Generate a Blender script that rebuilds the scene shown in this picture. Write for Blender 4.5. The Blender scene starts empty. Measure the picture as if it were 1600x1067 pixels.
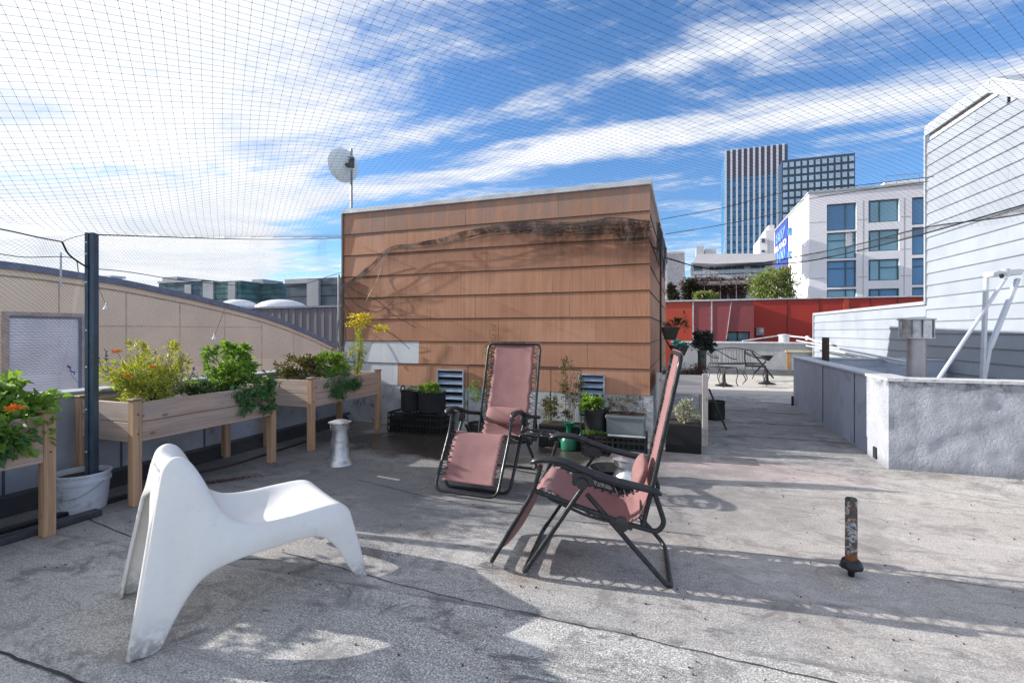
import bpy, bmesh, math, random
from mathutils import Vector, Matrix, noise
R = math.radians
PI = math.pi
random.seed(11)
scene = bpy.context.scene
COL = scene.collection
# ---------------------------------------------------------------- camera frame
YAW = R(19.5); H = 1.25; F = 762.0; CX = 800.0; CY = 518.0
CA, SA = math.cos(YAW), math.sin(YAW)
def cw(xc, d, z=0.0):                 # survey point: metres right / ahead of the tripod -> site axes
    return Vector((xc*CA - d*SA, xc*SA + d*CA, z))
def at(px, py, d):                    # a point seen at (px,py) at depth d
    return cw((px-CX)/F*d, d, H - (py-CY)/F*d)
def gp(px, py, z=0.0):                # a point on the level z
    return at(px, py, (H-z)*F/(py-CY))
def onY(px, Y):                       # x on the vertical plane y = Y, and its depth
    k = (px-CX)/F; d = Y/(k*SA+CA)
    return (k*CA-SA)*d, d
def zat(py, d): return H - (py-CY)/F*d

# ---------------------------------------------------------------- objects
MW = {}
def wm(o):
    m = Matrix.Translation(o.location) @ Matrix.Rotation(o.rotation_euler.z, 4, 'Z')
    return m
def thing(name, label, cat, loc=(0,0,0), rz=0.0, group=None):
    o = bpy.data.objects.new(name, None); COL.objects.link(o)
    o.empty_display_size = .1
    o.location = Vector(loc); o.rotation_euler = (0,0,rz)
    return tag(o, label, cat, group)
def tag(o, label, cat=None, group=None, kind=None):
    o['label'] = label
    if cat: o['category'] = cat
    if group: o['group'] = group
    if kind: o['kind'] = kind
    return o
def inv_of(p):
    m = Matrix.Identity(4); ch = []
    while p is not None: ch.append(p); p = p.parent
    for q in reversed(ch): m = m @ wm(q)
    return m.inverted()

class MB:
    def __init__(s): s.bm = bmesh.new()
    def verts(s, pts): return [s.bm.verts.new(p) for p in pts]
    def face(s, pts):
        try: return s.bm.faces.new(s.verts(pts))
        except ValueError: return None
    def grid(s, rows, closed=False):
        vs = [s.verts(r) for r in rows]
        for a, b in zip(vs[:-1], vs[1:]):
            n = len(a)
            for i in range(n if closed else n-1):
                j = (i+1) % n
                try: s.bm.faces.new((a[i], a[j], b[j], b[i]))
                except ValueError: pass
        return vs
    def box(s, c, d, rz=0.0, bev=0.0, m=None):
        g = bmesh.ops.create_cube(s.bm, size=1.0)['verts']
        M = Matrix.Translation(Vector(c)) @ (m if m is not None else Matrix.Rotation(rz, 4, 'Z')) @ Matrix.Diagonal((d[0], d[1], d[2], 1))
        bmesh.ops.transform(s.bm, matrix=M, verts=g)
        if bev > 0:
            es = list({e for v in g for e in v.link_edges})
            bmesh.ops.bevel(s.bm, geom=es, offset=bev, segments=1, affect='EDGES', profile=.5)
        return s
    def mm(s, a, b, bev=0.0):
        return s.box([(a[i]+b[i])/2 for i in range(3)], [abs(b[i]-a[i]) for i in range(3)], bev=bev)
    def beam(s, p0, p1, w, h, bev=0.0, up=(0,0,1)):      # rectangular bar from p0 to p1
        p0 = Vector(p0); p1 = Vector(p1); d = p1-p0; L = d.length; x = d.normalized()
        y = Vector(up).cross(x)
        if y.length < 1e-4: y = Vector((0,1,0)).cross(x)
        y.normalize(); z = x.cross(y)
        M = Matrix((x, y, z)).transposed().to_4x4()
        return s.box((p0+p1)/2, (L, w, h), m=M, bev=bev)
    def tube(s, pts, r, n=8, r2=None, caps=True, flat=1.0):
        pts = [Vector(p) for p in pts]; rows = []; prev = None
        for i, p in enumerate(pts):
            a = pts[max(i-1,0)]; b = pts[min(i+1,len(pts)-1)]
            t = (b-a)
            if t.length < 1e-9: t = Vector((0,0,1))
            t.normalize()
            if prev is None:
                u = t.orthogonal().normalized()
                if abs(t.z) < .95:
                    u = t.cross(Vector((0,0,1))).normalized()
            else:
                u = (prev - t*prev.dot(t))
                u = u.normalized() if u.length > 1e-6 else t.orthogonal().normalized()
            prev = u; w = t.cross(u)
            f = i/max(1,len(pts)-1); rr = r if r2 is None else r*(1-f)+r2*f
            rows.append([p + u*math.cos(2*PI*k/n)*rr + w*math.sin(2*PI*k/n)*rr*flat for k in range(n)])
        vs = s.grid(rows, closed=True)
        if caps and n > 2:
            for row in (vs[0], vs[-1]):
                try: s.bm.faces.new(row)
                except ValueError: pass
        return s
    def lathe(s, prof, c=(0,0,0), n=24, m=None):
        c = Vector(c); rows = []
        for r, z in prof:
            row = [Vector((math.cos(2*PI*k/n)*r, math.sin(2*PI*k/n)*r, z)) for k in range(n)]
            if m is not None: row = [m @ v for v in row]
            rows.append([v+c for v in row])
        vs = s.grid(rows, closed=True)
        for row in (vs[0], vs[-1]):
            try: s.bm.faces.new(row)
            except ValueError: pass
        return s
    def prism(s, poly, z0, z1):
        a = s.verts([(p[0],p[1],z0) for p in poly]); b = s.verts([(p[0],p[1],z1) for p in poly])
        n = len(poly)
        for i in range(n): s.bm.faces.new((a[i], a[(i+1)%n], b[(i+1)%n], b[i]))
        s.bm.faces.new(a); s.bm.faces.new(b); return s
    def extr(s, poly, off):                              # polygon of 3-D points extruded by off
        off = Vector(off); a = s.verts(poly); b = s.verts([Vector(p)+off for p in poly]); n = len(poly)
        for i in range(n): s.bm.faces.new((a[i], a[(i+1)%n], b[(i+1)%n], b[i]))
        s.bm.faces.new(a); s.bm.faces.new(b); return s
    def leaf(s, p, d, up, L, W, bend=.25):
        d = d.normalized(); side = d.cross(up)
        if side.length < 1e-4: side = d.orthogonal()
        side.normalize(); nrm = side.cross(d)
        a = s.bm.verts.new(p); l = s.bm.verts.new(p+d*L*.45+side*W*.5+nrm*W*.18)
        t = s.bm.verts.new(p+d*L-nrm*L*bend); r = s.bm.verts.new(p+d*L*.45-side*W*.5+nrm*W*.18)
        s.bm.faces.new((a,l,t)); s.bm.faces.new((a,t,r))
    def build(s, name, mat, parent=None, smooth=False, local=False, sub=0, solid=0.0, weld=0.0, recalc=True):
        bm = s.bm
        if weld > 0: bmesh.ops.remove_doubles(bm, verts=bm.verts, dist=weld)
        if recalc: bmesh.ops.recalc_face_normals(bm, faces=bm.faces)
        if parent is not None and not local: bm.transform(inv_of(parent))
        me = bpy.data.meshes.new(name); bm.to_mesh(me); bm.free()
        if isinstance(mat, (list,tuple)):
            for m in mat: me.materials.append(m)
        else: me.materials.append(mat)
        if smooth:
            for p in me.polygons: p.use_smooth = True
            if smooth != 'all':
                try: me.set_sharp_from_angle(angle=R(40))
                except Exception: pass
        o = bpy.data.objects.new(name, me); COL.objects.link(o)
        if parent is not None: o.parent = parent
        if solid:
            m = o.modifiers.new('s', 'SOLIDIFY'); m.thickness = solid; m.offset = 0
        if sub:
            m = o.modifiers.new('u', 'SUBSURF'); m.levels = sub; m.render_levels = sub
        return o
def one(name, mb, mat, label, cat, group=None, kind=None, **k):   # a thing that is one mesh
    o = mb.build(name, mat, None, **k)
    return tag(o, label, cat, group, kind)
def struct(name, mb, mat, label=None, **k):
    o = mb.build(name, mat, None, **k); o['kind'] = 'structure'
    o['label'] = label or name.replace('_',' '); return o
def copy_tree(o, parent=None):
    c = o.copy(); COL.objects.link(c)
    if parent is not None: c.parent = parent
    for ch in [q for q in bpy.data.objects if q.parent == o]: copy_tree(ch, c)
    return c
def rpath(pts, r=.06, n=5, closed=False):                 # polyline with rounded corners
    pts = [Vector(p) for p in pts]; out = [pts[0]]
    for a, b, c in zip(pts[:-2], pts[1:-1], pts[2:]):
        u = (a-b); v = (c-b); rr = min(r, u.length*.48, v.length*.48)
        p0 = b+u.normalized()*rr; p1 = b+v.normalized()*rr
        for i in range(n+1):
            t = i/n; out.append(p0*(1-t)**2 + b*2*t*(1-t) + p1*t*t)
    out.append(pts[-1]); return out
def smooth_path(pts, n=6):                                # Catmull-Rom
    P = [Vector(p) for p in pts]; P = [P[0]*2-P[1]] + P + [P[-1]*2-P[-2]]; out = []
    for i in range(1, len(P)-2):
        for k in range(n):
            t = k/n; a,b,c,d = P[i-1],P[i],P[i+1],P[i+2]
            out.append(.5*((2*b)+(c-a)*t+(2*a-5*b+4*c-d)*t*t+(3*b-a-3*c+d)*t**3))
    out.append(P[-2]); return out
def rv(s=1.0): return Vector((random.uniform(-s,s), random.uniform(-s,s), random.uniform(-s,s)))

# ---------------------------------------------------------------- materials
class NT:
    def __init__(s, name):
        s.m = bpy.data.materials.new(name); s.m.use_nodes = True
        s.t = s.m.node_tree; s.n = s.t.nodes; s.n.clear()
        s.out = s.n.new('ShaderNodeOutputMaterial')
    def new(s, k, **kw):
        o = s.n.new('ShaderNode'+k)
        for a, b in kw.items():
            if a.startswith('i_'): o.inputs[a[2:].replace('_',' ')].default_value = b
            else: setattr(o, a, b)
        return o
    def l(s, a, b): s.t.links.new(a, b)
    def coords(s, kind='Object'):
        if kind == 'World': return s.new('NewGeometry').outputs['Position']
        return s.new('TexCoord').outputs[kind]
    def mapped(s, v, scale=(1,1,1), rot=(0,0,0)):
        m = s.new('Mapping'); m.inputs['Scale'].default_value = scale; m.inputs['Rotation'].default_value = rot
        s.l(v, m.inputs['Vector']); return m.outputs[0]
    def noise(s, v, scale, detail=4, rough=.55, dist=0.0):
        o = s.new('TexNoise'); o.inputs['Scale'].default_value = scale; o.inputs['Detail'].default_value = detail
        o.inputs['Roughness'].default_value = rough; o.inputs['Distortion'].default_value = dist
        s.l(v, o.inputs['Vector']); return o.outputs['Fac']
    def ramp(s, f, a, b, c0=0.0, c1=1.0):
        o = s.new('MapRange'); o.inputs['From Min'].default_value = a; o.inputs['From Max'].default_value = b
        o.inputs['To Min'].default_value = c0; o.inputs['To Max'].default_value = c1
        o.interpolation_type = 'SMOOTHSTEP'
        s.l(f, o.inputs['Value']); return o.outputs[0]
    def mix(s, f, a, b, mode='MIX'):
        o = s.new('Mix'); o.data_type = 'RGBA'; o.blend_type = mode
        for sock, v in ((o.inputs[0], f), (o.inputs[6], a), (o.inputs[7], b)):
            if isinstance(v, (int,float)): sock.default_value = v
            elif isinstance(v, (tuple,list)): sock.default_value = (v[0],v[1],v[2],1)
            else: s.l(v, sock)
        return o.outputs[2]
    def math(s, op, a, b=0.0, c=None):
        o = s.new('Math'); o.operation = op
        for i, v in enumerate((a,b) if c is None else (a,b,c)):
            if isinstance(v, (int,float)): o.inputs[i].default_value = v
            else: s.l(v, o.inputs[i])
        return o.outputs[0]
    def sep(s, v):
        o = s.new('SeparateXYZ'); s.l(v, o.inputs[0]); return o.outputs
    def principled(s, col, rough=.6, metal=0.0, bump=None, bstr=.3, bdist=.01, **kw):
        p = s.new('BsdfPrincipled')
        for nm, v in (('Base Color',col),('Roughness',rough),('Metallic',metal)):
            if isinstance(v, (int,float)): p.inputs[nm].default_value = v
            elif isinstance(v, (tuple,list)): p.inputs[nm].default_value = (v[0],v[1],v[2],1)
            else: s.l(v, p.inputs[nm])
        for a, b in kw.items(): p.inputs[a].default_value = b
        if bump is not None:
            b = s.new('Bump'); b.inputs['Strength'].default_value = bstr; b.inputs['Distance'].default_value = bdist
            s.l(bump, b.inputs['Height']); s.l(b.outputs[0], p.inputs['Normal'])
        s.l(p.outputs[0], s.out.inputs['Surface']); return p
def dk(c, f): return tuple(x*f for x in c)
_mc = {}
def M(name, col, rough=.6, metal=0.0, var=.25, scale=6, bump=.15, fine=60, world=False, island=0.0, dirt=None, spec=None, coat=0.0):
    if name in _mc: return _mc[name]
    t = NT(name); v = t.coords('World' if world else 'Object')
    n1 = t.noise(v, scale, 5, .6); n2 = t.noise(v, fine, 3, .6)
    c = t.mix(t.ramp(n1, .3, .7), dk(col, 1-var), dk(col, 1+var*.6))
    c = t.mix(t.ramp(n2, .35, .65, 0, var*.8), c, dk(col, .6))
    if dirt is not None:
        c = t.mix(t.ramp(t.noise(v, scale*1.7, 6, .65, .4), .52, .72), c, dirt)
    if island:
        r = t.new('NewGeometry').outputs['Random Per Island']
        c = t.mix(t.ramp(r, 0, 1, 0, island), c, dk(col, .45))
    rr = t.ramp(n1, .2, .8, max(.02,rough-.1), min(1,rough+.12))
    kw = {}
    if coat: kw['Coat Weight'] = coat
    p = t.principled(c, rr, metal, bump=n2 if bump else None, bstr=bump or 0, bdist=.004, **kw)
    if spec is not None: p.inputs['Specular IOR Level'].default_value = spec
    _mc[name] = t.m; return t.m
def wood(name, col, axis=1, rough=.75, grey=None, dens=1.0):
    if name in _mc: return _mc[name]
    t = NT(name); v = t.coords('World')
    sc = [26*dens,26*dens,26*dens]; sc[axis] = 1.3
    vm = t.mapped(v, tuple(sc)); g = t.noise(vm, 1.0, 5, .6, .6)
    g2 = t.noise(v, 2.6, 4, .6)
    c = t.mix(t.ramp(g, .32, .68), dk(col,.66), dk(col,1.18))
    c = t.mix(t.ramp(g2, .4, .7, 0, .75), c, grey or dk(col,.7))
    kn = t.new('TexVoronoi'); kn.inputs['Scale'].default_value = 5.0; t.l(t.mapped(v, tuple(1.6 if i != axis else .7 for i in range(3))), kn.inputs['Vector'])
    c = t.mix(t.ramp(kn.outputs['Distance'], .05, .12, .75, 0), c, (col[0]*.22,col[1]*.16,col[2]*.13))
    r = t.new('NewGeometry').outputs['Random Per Island']
    c = t.mix(t.ramp(r, 0, 1, 0, .35), c, dk(col,.6))
    t.principled(c, rough, 0, bump=g, bstr=.35, bdist=.003)
    _mc[name] = t.m; return t.m
def leafmat(name, a, b, c=None, trans=.35):
    if name in _mc: return _mc[name]
    t = NT(name); v = t.coords('World')
    r = t.new('NewGeometry').outputs['Random Per Island']
    n = t.noise(v, 9, 3)
    col = t.mix(r, a, b)
    col = t.mix(t.ramp(n, .35, .65, 0, .8), col, c or dk(a,.6))
    p = t.new('BsdfPrincipled'); t.l(col, p.inputs['Base Color']); p.inputs['Roughness'].default_value = .5
    tr = t.new('BsdfTranslucent'); t.l(t.mix(1.0, col, (1.0,1.0,.45), 'MULTIPLY'), tr.inputs['Color'])
    ms = t.new('MixShader'); ms.inputs[0].default_value = trans
    t.l(p.outputs[0], ms.inputs[1]); t.l(tr.outputs[0], ms.inputs[2]); t.l(ms.outputs[0], t.out.inputs['Surface'])
    _mc[name] = t.m; return t.m
# ---------------------------------------------------------------- site constants
YS = 5.705; XS0 = -4.565; XS1 = -.366; YB = 10.85; ZT = 2.91
# ---------------------------------------------------------------- special materials
def mat_deck():
    t = NT('roofing_felt'); v = t.coords('World'); x, y, z = t.sep(v)
    sp = t.noise(v, 230, 2, .75); sp2 = t.noise(v, 120, 3, .75); sp3 = t.noise(v, 45, 4, .8); big = t.noise(v, .9, 6, .62, .5); mid = t.noise(v, 4.2, 6, .65, .6)
    c = t.mix(t.ramp(big, .3, .7), (.47,.44,.395), (.72,.68,.62))
    c = t.mix(t.ramp(sp, .40, .58), t.mix(.75, c, (.16,.165,.18)), c)
    c = t.mix(t.ramp(sp3, .53, .62, 0, .6), c, (.20,.20,.21)); c = t.mix(t.ramp(sp3, .38, .46, .5, 0), c, (.90,.89,.87))
    c = t.mix(t.ramp(sp2, .54, .60, 0, .85), c, (.93,.93,.91))
    c = t.mix(t.ramp(sp2, .40, .46, .85, 0), c, (.14,.14,.15))
    # felt laid in lapped sheets of slightly different age
    ws = t.math('ADD', t.math('ADD', y, t.math('MULTIPLY', x, -.05)), t.math('MULTIPLY', t.noise(v, .8, 2), .05)); cell = t.math('FLOOR', t.math('DIVIDE', ws, 1.05))
    wn_ = t.new('TexWhiteNoise'); wn_.noise_dimensions = '1D'; t.l(cell, wn_.inputs['W']); c = t.mix(t.math('MULTIPLY', wn_.outputs['Value'], .38), c, (.25,.245,.24))
    fr = t.math('FRACT', t.math('DIVIDE', ws, 1.05)); c = t.mix(t.math('MULTIPLY', t.ramp(fr, .0, .05, 1, 0), t.ramp(mid, .40, .55, 0, .7)), c, (.11,.11,.115))
    st = t.noise(t.mapped(v, (1.6,2.6,1), (0,0,.25)), 1.5, 8, .78, .9)
    c = t.mix(t.ramp(st, .52, .63, 0, .8), c, (.09,.09,.10))
    st2 = t.noise(t.mapped(v, (1.2,2.0,1), (0,0,-.5)), 2.3, 9, .82, .5)
    lich = t.math('MULTIPLY', t.ramp(st2, .50, .59), t.ramp(sp, .40, .52, 1, .25)); c = t.mix(t.math('MULTIPLY', lich, .8), c, (.06,.06,.068))
    brn = t.noise(t.mapped(v, (1,1.7,1), (0,0,.9)), 1.1, 6, .7, .8); c = t.mix(t.ramp(brn, .54, .70, 0, .5), c, (.30,.225,.18))
    wrn = t.noise(t.mapped(v, (.9,1.6,1), (0,0,-.3)), 1.9, 6, .7, .8); c = t.mix(t.ramp(wrn, .54, .66, 0, .55), c, (.66,.65,.62))
    c = t.mix(t.ramp(mid, .53, .66, 0, .6), c, (.15,.148,.15))
    # long weathering streaks across the sheets
    sk = t.noise(t.mapped(v, (.55,7,1)), 1.4, 5, .6, .5)
    c = t.mix(t.ramp(sk, .52, .7, 0, .35), c, (.18,.18,.185))
    # warm dusty zone on the right, reddish dust in the passage
    def blob(cx, cy, rx, ry, soft=.5, warp=.9):
        dx = t.math('DIVIDE', t.math('SUBTRACT', x, cx), rx); dy = t.math('DIVIDE', t.math('SUBTRACT', y, cy), ry)
        d = t.math('SQRT', t.math('ADD', t.math('MULTIPLY', dx, dx), t.math('MULTIPLY', dy, dy)))
        d = t.math('ADD', d, t.math('MULTIPLY', t.math('SUBTRACT', t.noise(v, 2.6, 5, .6), .5), warp))
        return t.ramp(d, 1-soft, 1+soft, 1, 0)
    c = t.mix(t.math('MULTIPLY', blob(1.4, 3.6, 1.9, 1.5), .35), c, (.62,.54,.47))
    c = t.mix(t.math('MULTIPLY', blob(.35, 4.9, 1.0, .35), .5), c, (.50,.36,.35))
    c = t.mix(t.math('MULTIPLY', blob(1.0, 13, 3.2, 2.4, .3), .7), c, (.62,.57,.50))
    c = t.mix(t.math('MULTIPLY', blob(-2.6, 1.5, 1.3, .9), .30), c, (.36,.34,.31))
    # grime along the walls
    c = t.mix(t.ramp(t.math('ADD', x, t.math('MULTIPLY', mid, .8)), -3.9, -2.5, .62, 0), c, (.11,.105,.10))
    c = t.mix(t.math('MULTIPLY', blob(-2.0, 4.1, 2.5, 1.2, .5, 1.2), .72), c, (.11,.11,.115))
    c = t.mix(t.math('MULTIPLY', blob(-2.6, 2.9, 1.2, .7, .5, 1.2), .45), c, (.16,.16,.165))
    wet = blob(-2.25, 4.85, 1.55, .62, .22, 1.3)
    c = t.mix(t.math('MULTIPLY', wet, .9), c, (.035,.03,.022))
    dark_blob = blob(.2, 7.3, 2.2, 2.2, .5)
    c = t.mix(t.math('MULTIPLY', dark_blob, .5), c, (.13,.13,.135))  # floor colour darker around the passage
    ru = t.mix(wet, (.9,.9,.9), (.16,.16,.16))
    h = t.math('ADD', t.math('MULTIPLY', sp, .6), t.math('MULTIPLY', mid, .9))
    p = t.principled(c, .9, 0, bump=h, bstr=.55, bdist=.006)
    t.l(ru, p.inputs['Roughness'])
    return t.m
def mat_siding():
    t = NT('brown_shingle_board'); v = t.coords('World')
    g = t.noise(t.mapped(v, (55,55,.35)), 1, 3, .6); b = t.noise(v, 1.1, 5, .6, .6)
    r = t.new('NewGeometry').outputs['Random Per Island']
    c = t.mix(t.ramp(g, .3, .7), (.40,.19,.105), (.52,.265,.155))
    c = t.mix(t.ramp(b, .4, .68, 0, .55), c, (.56,.31,.22))
    c = t.mix(t.ramp(r, 0, 1, 0, .5), c, (.36,.165,.10))
    z = t.sep(v)[2]
    gr = t.noise(t.mapped(v, (9,9,.8)), 1, 5, .65)
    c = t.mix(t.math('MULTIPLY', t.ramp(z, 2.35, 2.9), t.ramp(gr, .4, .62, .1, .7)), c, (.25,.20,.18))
    c = t.mix(t.ramp(t.noise(t.mapped(v,(3,3,14)), 1, 4, .7), .66, .78, 0, .5), c, (.2,.12,.09))
    t.principled(c, .8, 0, bump=g, bstr=.18, bdist=.0012); return t.m
def mat_fabric(name, col):
    t = NT(name); v = t.coords('Object'); b = t.noise(v, 3.5, 5, .6); f = t.noise(v, 420, 2, .6)
    c = t.mix(t.ramp(b, .3, .7), dk(col,.86), dk(col,1.1)); c = t.mix(t.ramp(f, .35, .65, 0, .4), c, dk(col,.62))
    c = t.mix(t.ramp(t.noise(v, 9, 6, .7), .6, .75, 0, .35), c, dk(col,.7))
    p = t.new('BsdfPrincipled'); t.l(c, p.inputs['Base Color']); p.inputs['Roughness'].default_value = .75
    p.inputs['Sheen Weight'].default_value = .15
    bp = t.new('Bump'); bp.inputs['Strength'].default_value = .25; bp.inputs['Distance'].default_value = .002
    t.l(t.math('ADD', f, t.math('MULTIPLY', b, 6.0)), bp.inputs['Height']); t.l(bp.outputs[0], p.inputs['Normal'])
    tr = t.new('BsdfTranslucent'); t.l(c, tr.inputs['Color']); ms = t.new('MixShader'); ms.inputs[0].default_value = .18
    t.l(p.outputs[0], ms.inputs[1]); t.l(tr.outputs[0], ms.inputs[2]); t.l(ms.outputs[0], t.out.inputs['Surface']); return t.m
def mat_shell():
    t = NT('weathered_white_plastic'); v = t.coords('Object'); b = t.noise(v, 2.5, 6, .65, .5); f = t.noise(v, 22, 6, .7, .3); g = t.noise(v, 160, 3, .6)
    c = t.mix(t.ramp(b, .3, .7), (.76,.745,.71), (.84,.825,.80))
    c = t.mix(t.ramp(f, .56, .76, 0, .28), c, (.55,.53,.50)); c = t.mix(t.ramp(g, .64, .75, 0, .3), c, (.42,.40,.38))
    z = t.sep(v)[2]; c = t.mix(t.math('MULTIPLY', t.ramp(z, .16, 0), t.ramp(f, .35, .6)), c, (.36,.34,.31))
    sc = t.noise(t.mapped(v, (4,30,9), (.3,.2,.5)), 1.2, 5, .75, .6); c = t.mix(t.ramp(sc, .68, .76, 0, .4), c, (.45,.43,.41))
    t.principled(c, .30, 0, bump=f, bstr=.08, bdist=.004); return t.m
def mat_netcloth(name, col=(.012,.012,.014), cell=.05):
    t = NT(name); uv = t.coords('UV'); a = t.new('Attribute', attribute_name='dens').outputs['Fac']
    u, w, _ = t.sep(uv)
    def line(k):
        f = t.math('FRACT', k); d = t.math('ABSOLUTE', t.math('SUBTRACT', f, .5))
        return t.ramp(d, .30, .46)
    ln = t.math('MAXIMUM', line(t.math('MULTIPLY', t.math('ADD', u, w), 1/cell)), line(t.math('MULTIPLY', t.math('SUBTRACT', u, w), 1/cell)))
    st = t.ramp(t.noise(t.mapped(uv, (7,2.6,1), (0,0,.35)), 1, 5, .6, 1.2), .30, .66)
    al = t.math('MULTIPLY', a, t.math('ADD', t.math('MULTIPLY', ln, .55), t.math('MULTIPLY', st, .75)), )
    o = t.new('Math'); o.operation = 'MINIMUM'; t.l(al, o.inputs[0]); o.inputs[1].default_value = .97
    p = t.new('BsdfPrincipled'); p.inputs['Base Color'].default_value = (*col,1); p.inputs['Roughness'].default_value = .8
    tr = t.new('BsdfTransparent'); ms = t.new('MixShader'); t.l(o.outputs[0], ms.inputs[0])
    t.l(tr.outputs[0], ms.inputs[1]); t.l(p.outputs[0], ms.inputs[2]); t.l(ms.outputs[0], t.out.inputs['Surface']); return t.m

DECK = mat_deck(); SIDING = mat_siding()
WHITEB = M('white_clapboard', (.30,.335,.38), .55, var=.10, scale=1.5, bump=.1, world=True, island=.12)
STUCCO = None
def mat_stucco(name, col, sc=38, d=.018, st=.8):
    t = NT(name); v = t.coords('World'); a = t.noise(v, sc, 5, .65); b = t.noise(v, 3.2, 5, .65, .5); f = t.noise(v, 150, 2, .6)
    c = t.mix(t.ramp(b, .3, .7), dk(col,.8), dk(col,1.12)); c = t.mix(t.ramp(f, .4, .6, 0, .35), c, dk(col,.62))
    c = t.mix(t.ramp(t.noise(v, 7, 7, .72, .6), .56, .72, 0, .5), c, dk(col,.6))
    z = t.sep(v)[2]; c = t.mix(t.math('MULTIPLY', t.ramp(z, .12, 0), .6), c, dk(col,.35)); c = t.mix(t.math('MULTIPLY', t.ramp(z, .66, .82), t.ramp(t.noise(v, 11, 6, .75), .46, .60)), c, dk(col,.28)); c = t.mix(t.ramp(t.noise(t.mapped(v,(9,9,1.2)), 1, 5, .7), .56, .72, 0, .4), c, dk(col,.62))
    t.principled(c, .85, 0, bump=a, bstr=st, bdist=d); return t.m
STUCCO = mat_stucco('grey_stucco', (.44,.46,.52))
PAINTW = M('grey_painted_parapet', (.42,.47,.57), .6, var=.14, scale=2, bump=.25, fine=25, world=True, dirt=(.29,.33,.41))
GRWALL = M('low_grey_parapet', (.44,.46,.52), .7, var=.2, scale=2.5, bump=.2, world=True, dirt=(.20,.20,.21))
CONC = M('far_concrete', (.42,.43,.45), .8, var=.22, scale=1.2, bump=.2, fine=20, world=True, dirt=(.28,.29,.31))
TAN = M('tan_stucco_panel', (.98,.77,.55), .8, var=.08, scale=.6, bump=.12, world=True)
FLASH = M('galvanised_flashing', (.62,.64,.66), .42, .35, var=.2, scale=3, bump=.1, world=True)
GALV = M('galvanised_steel', (.62,.64,.67), .38, .75, var=.3, scale=9, bump=.1, dirt=(.35,.33,.30))
BLACK = M('black_plastic', (.016,.017,.018), .45, var=.35, scale=8, bump=.1)
FELT = M('black_felt_pot', (.02,.021,.024), .95, var=.4, scale=9, bump=.6, fine=140)
SOIL = M('potting_soil', (.045,.030,.020), .95, var=.5, scale=18, bump=.9, fine=70)
WOODP = wood('planter_cedar', (.56,.40,.31), 1, grey=(.46,.38,.34))
WOODL = wood('planter_leg_cedar', (.56,.35,.21), 2, grey=(.50,.33,.22))
WOODE = wood('planter_end_cedar', (.54,.42,.34), 0, grey=(.50,.44,.41))
WOODG = wood('weathered_grey_wood', (.50,.47,.45), 2, grey=(.38,.36,.35))
DARKFRAME = M('black_powder_coat_tube', (.018,.022,.026), .32, .2, var=.3, scale=20, bump=.08, dirt=(.05,.05,.05))
LACE = M('lacing_cord', (.035,.035,.04), .8, var=.3, scale=60, bump=0)
ARM = M('black_arm_plastic', (.015,.018,.024), .42, var=.3, scale=14, bump=.1, dirt=(.035,.035,.04))
ROPE = M('black_rope', (.014,.014,.016), .85, var=.3, scale=60, bump=0)
NETM = M('bird_net_twine', (.045,.047,.055), .8, var=.1, scale=30, bump=0)
DARKGAP = M('dark_interior', (.02,.02,.022), .9, var=.2, bump=0)
def glass(name, col, rough=.08, var=.3):
    t = NT(name); v = t.coords('World'); n = t.noise(v, .12, 4, .6); c = t.mix(t.ramp(n,.35,.65), dk(col,1-var), dk(col,1+var))
    r = t.new('NewGeometry').outputs['Random Per Island']; c = t.mix(t.math('MULTIPLY', r, .5), c, dk(col,1.9))
    p = t.principled(c, rough, .0); p.inputs['Specular IOR Level'].default_value = .8; return t.m
GLB = glass('blue_window_glass', (.045,.17,.34), .25); GLT = glass('teal_window_glass', (.05,.14,.17)); GLD = glass('dark_tower_glass', (.03,.06,.11))
GLL = glass('pale_window_glass', (.16,.34,.44), .3)

# ================================================================ SETTING
g = MB(); g.mm((-1600,-1600,-9.4),(1600,1600,-9.0)); struct('ground', g, M('city_asphalt', (.07,.07,.075), .9, scale=.05, world=True), 'city ground far below the roofs')
# own roof deck
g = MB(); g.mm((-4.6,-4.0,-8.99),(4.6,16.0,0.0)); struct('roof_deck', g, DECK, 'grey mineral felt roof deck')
# seams and cracks in the felt
SEAM = M('seam_bitumen', (.045,.045,.05), .8, var=.4, scale=12, bump=.3, world=True)
def ribbon(mb, pts, w, z=.004, jit=.006, n=10):
    P = smooth_path([Vector((p[0],p[1],z)) for p in pts], n); L = []
    for i, p in enumerate(P):
        d = (P[min(i+1,len(P)-1)]-P[max(i-1,0)]).normalized(); s = Vector((-d.y,d.x,0))
        k = noise.noise(p*9)*jit*2; ww = w*(.6+.8*abs(noise.noise(p*15)))
        L.append([p+s*(k+ww/2), p+s*(k-ww/2)])
    mb.grid(L)
g = MB()
ribbon(g, [gp(440,862),gp(575,900),gp(700,932),gp(900,975),gp(1100,1020),gp(1340,1075),gp(1700,1160)], .0065)
ribbon(g, [gp(-60,1000),gp(60,1040),gp(130,1068),gp(300,1130)], .016)
ribbon(g, [gp(100,795),gp(205,838),gp(300,866),gp(440,862+14)], .008)
ribbon(g, [gp(1150,862),gp(1330,884),gp(1600,925)], .005)
ribbon(g, [gp(1240,733),gp(1420,760),gp(1640,795)], .006)
ribbon(g, [gp(560,750),gp(760,795),gp(1100,838)], .006)
for yy, x0, x1 in ((6.4,.5,1.7),(7.35,.4,1.7),(8.4,.3,1.7),(9.5,.2,1.8)): ribbon(g, [(x0,yy),(x0*.5+x1*.5,yy+.03),(x1,yy)], .02)
struct('roof_seams', g, SEAM, 'dark lap seams and cracks in the roofing', recalc=True)
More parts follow.
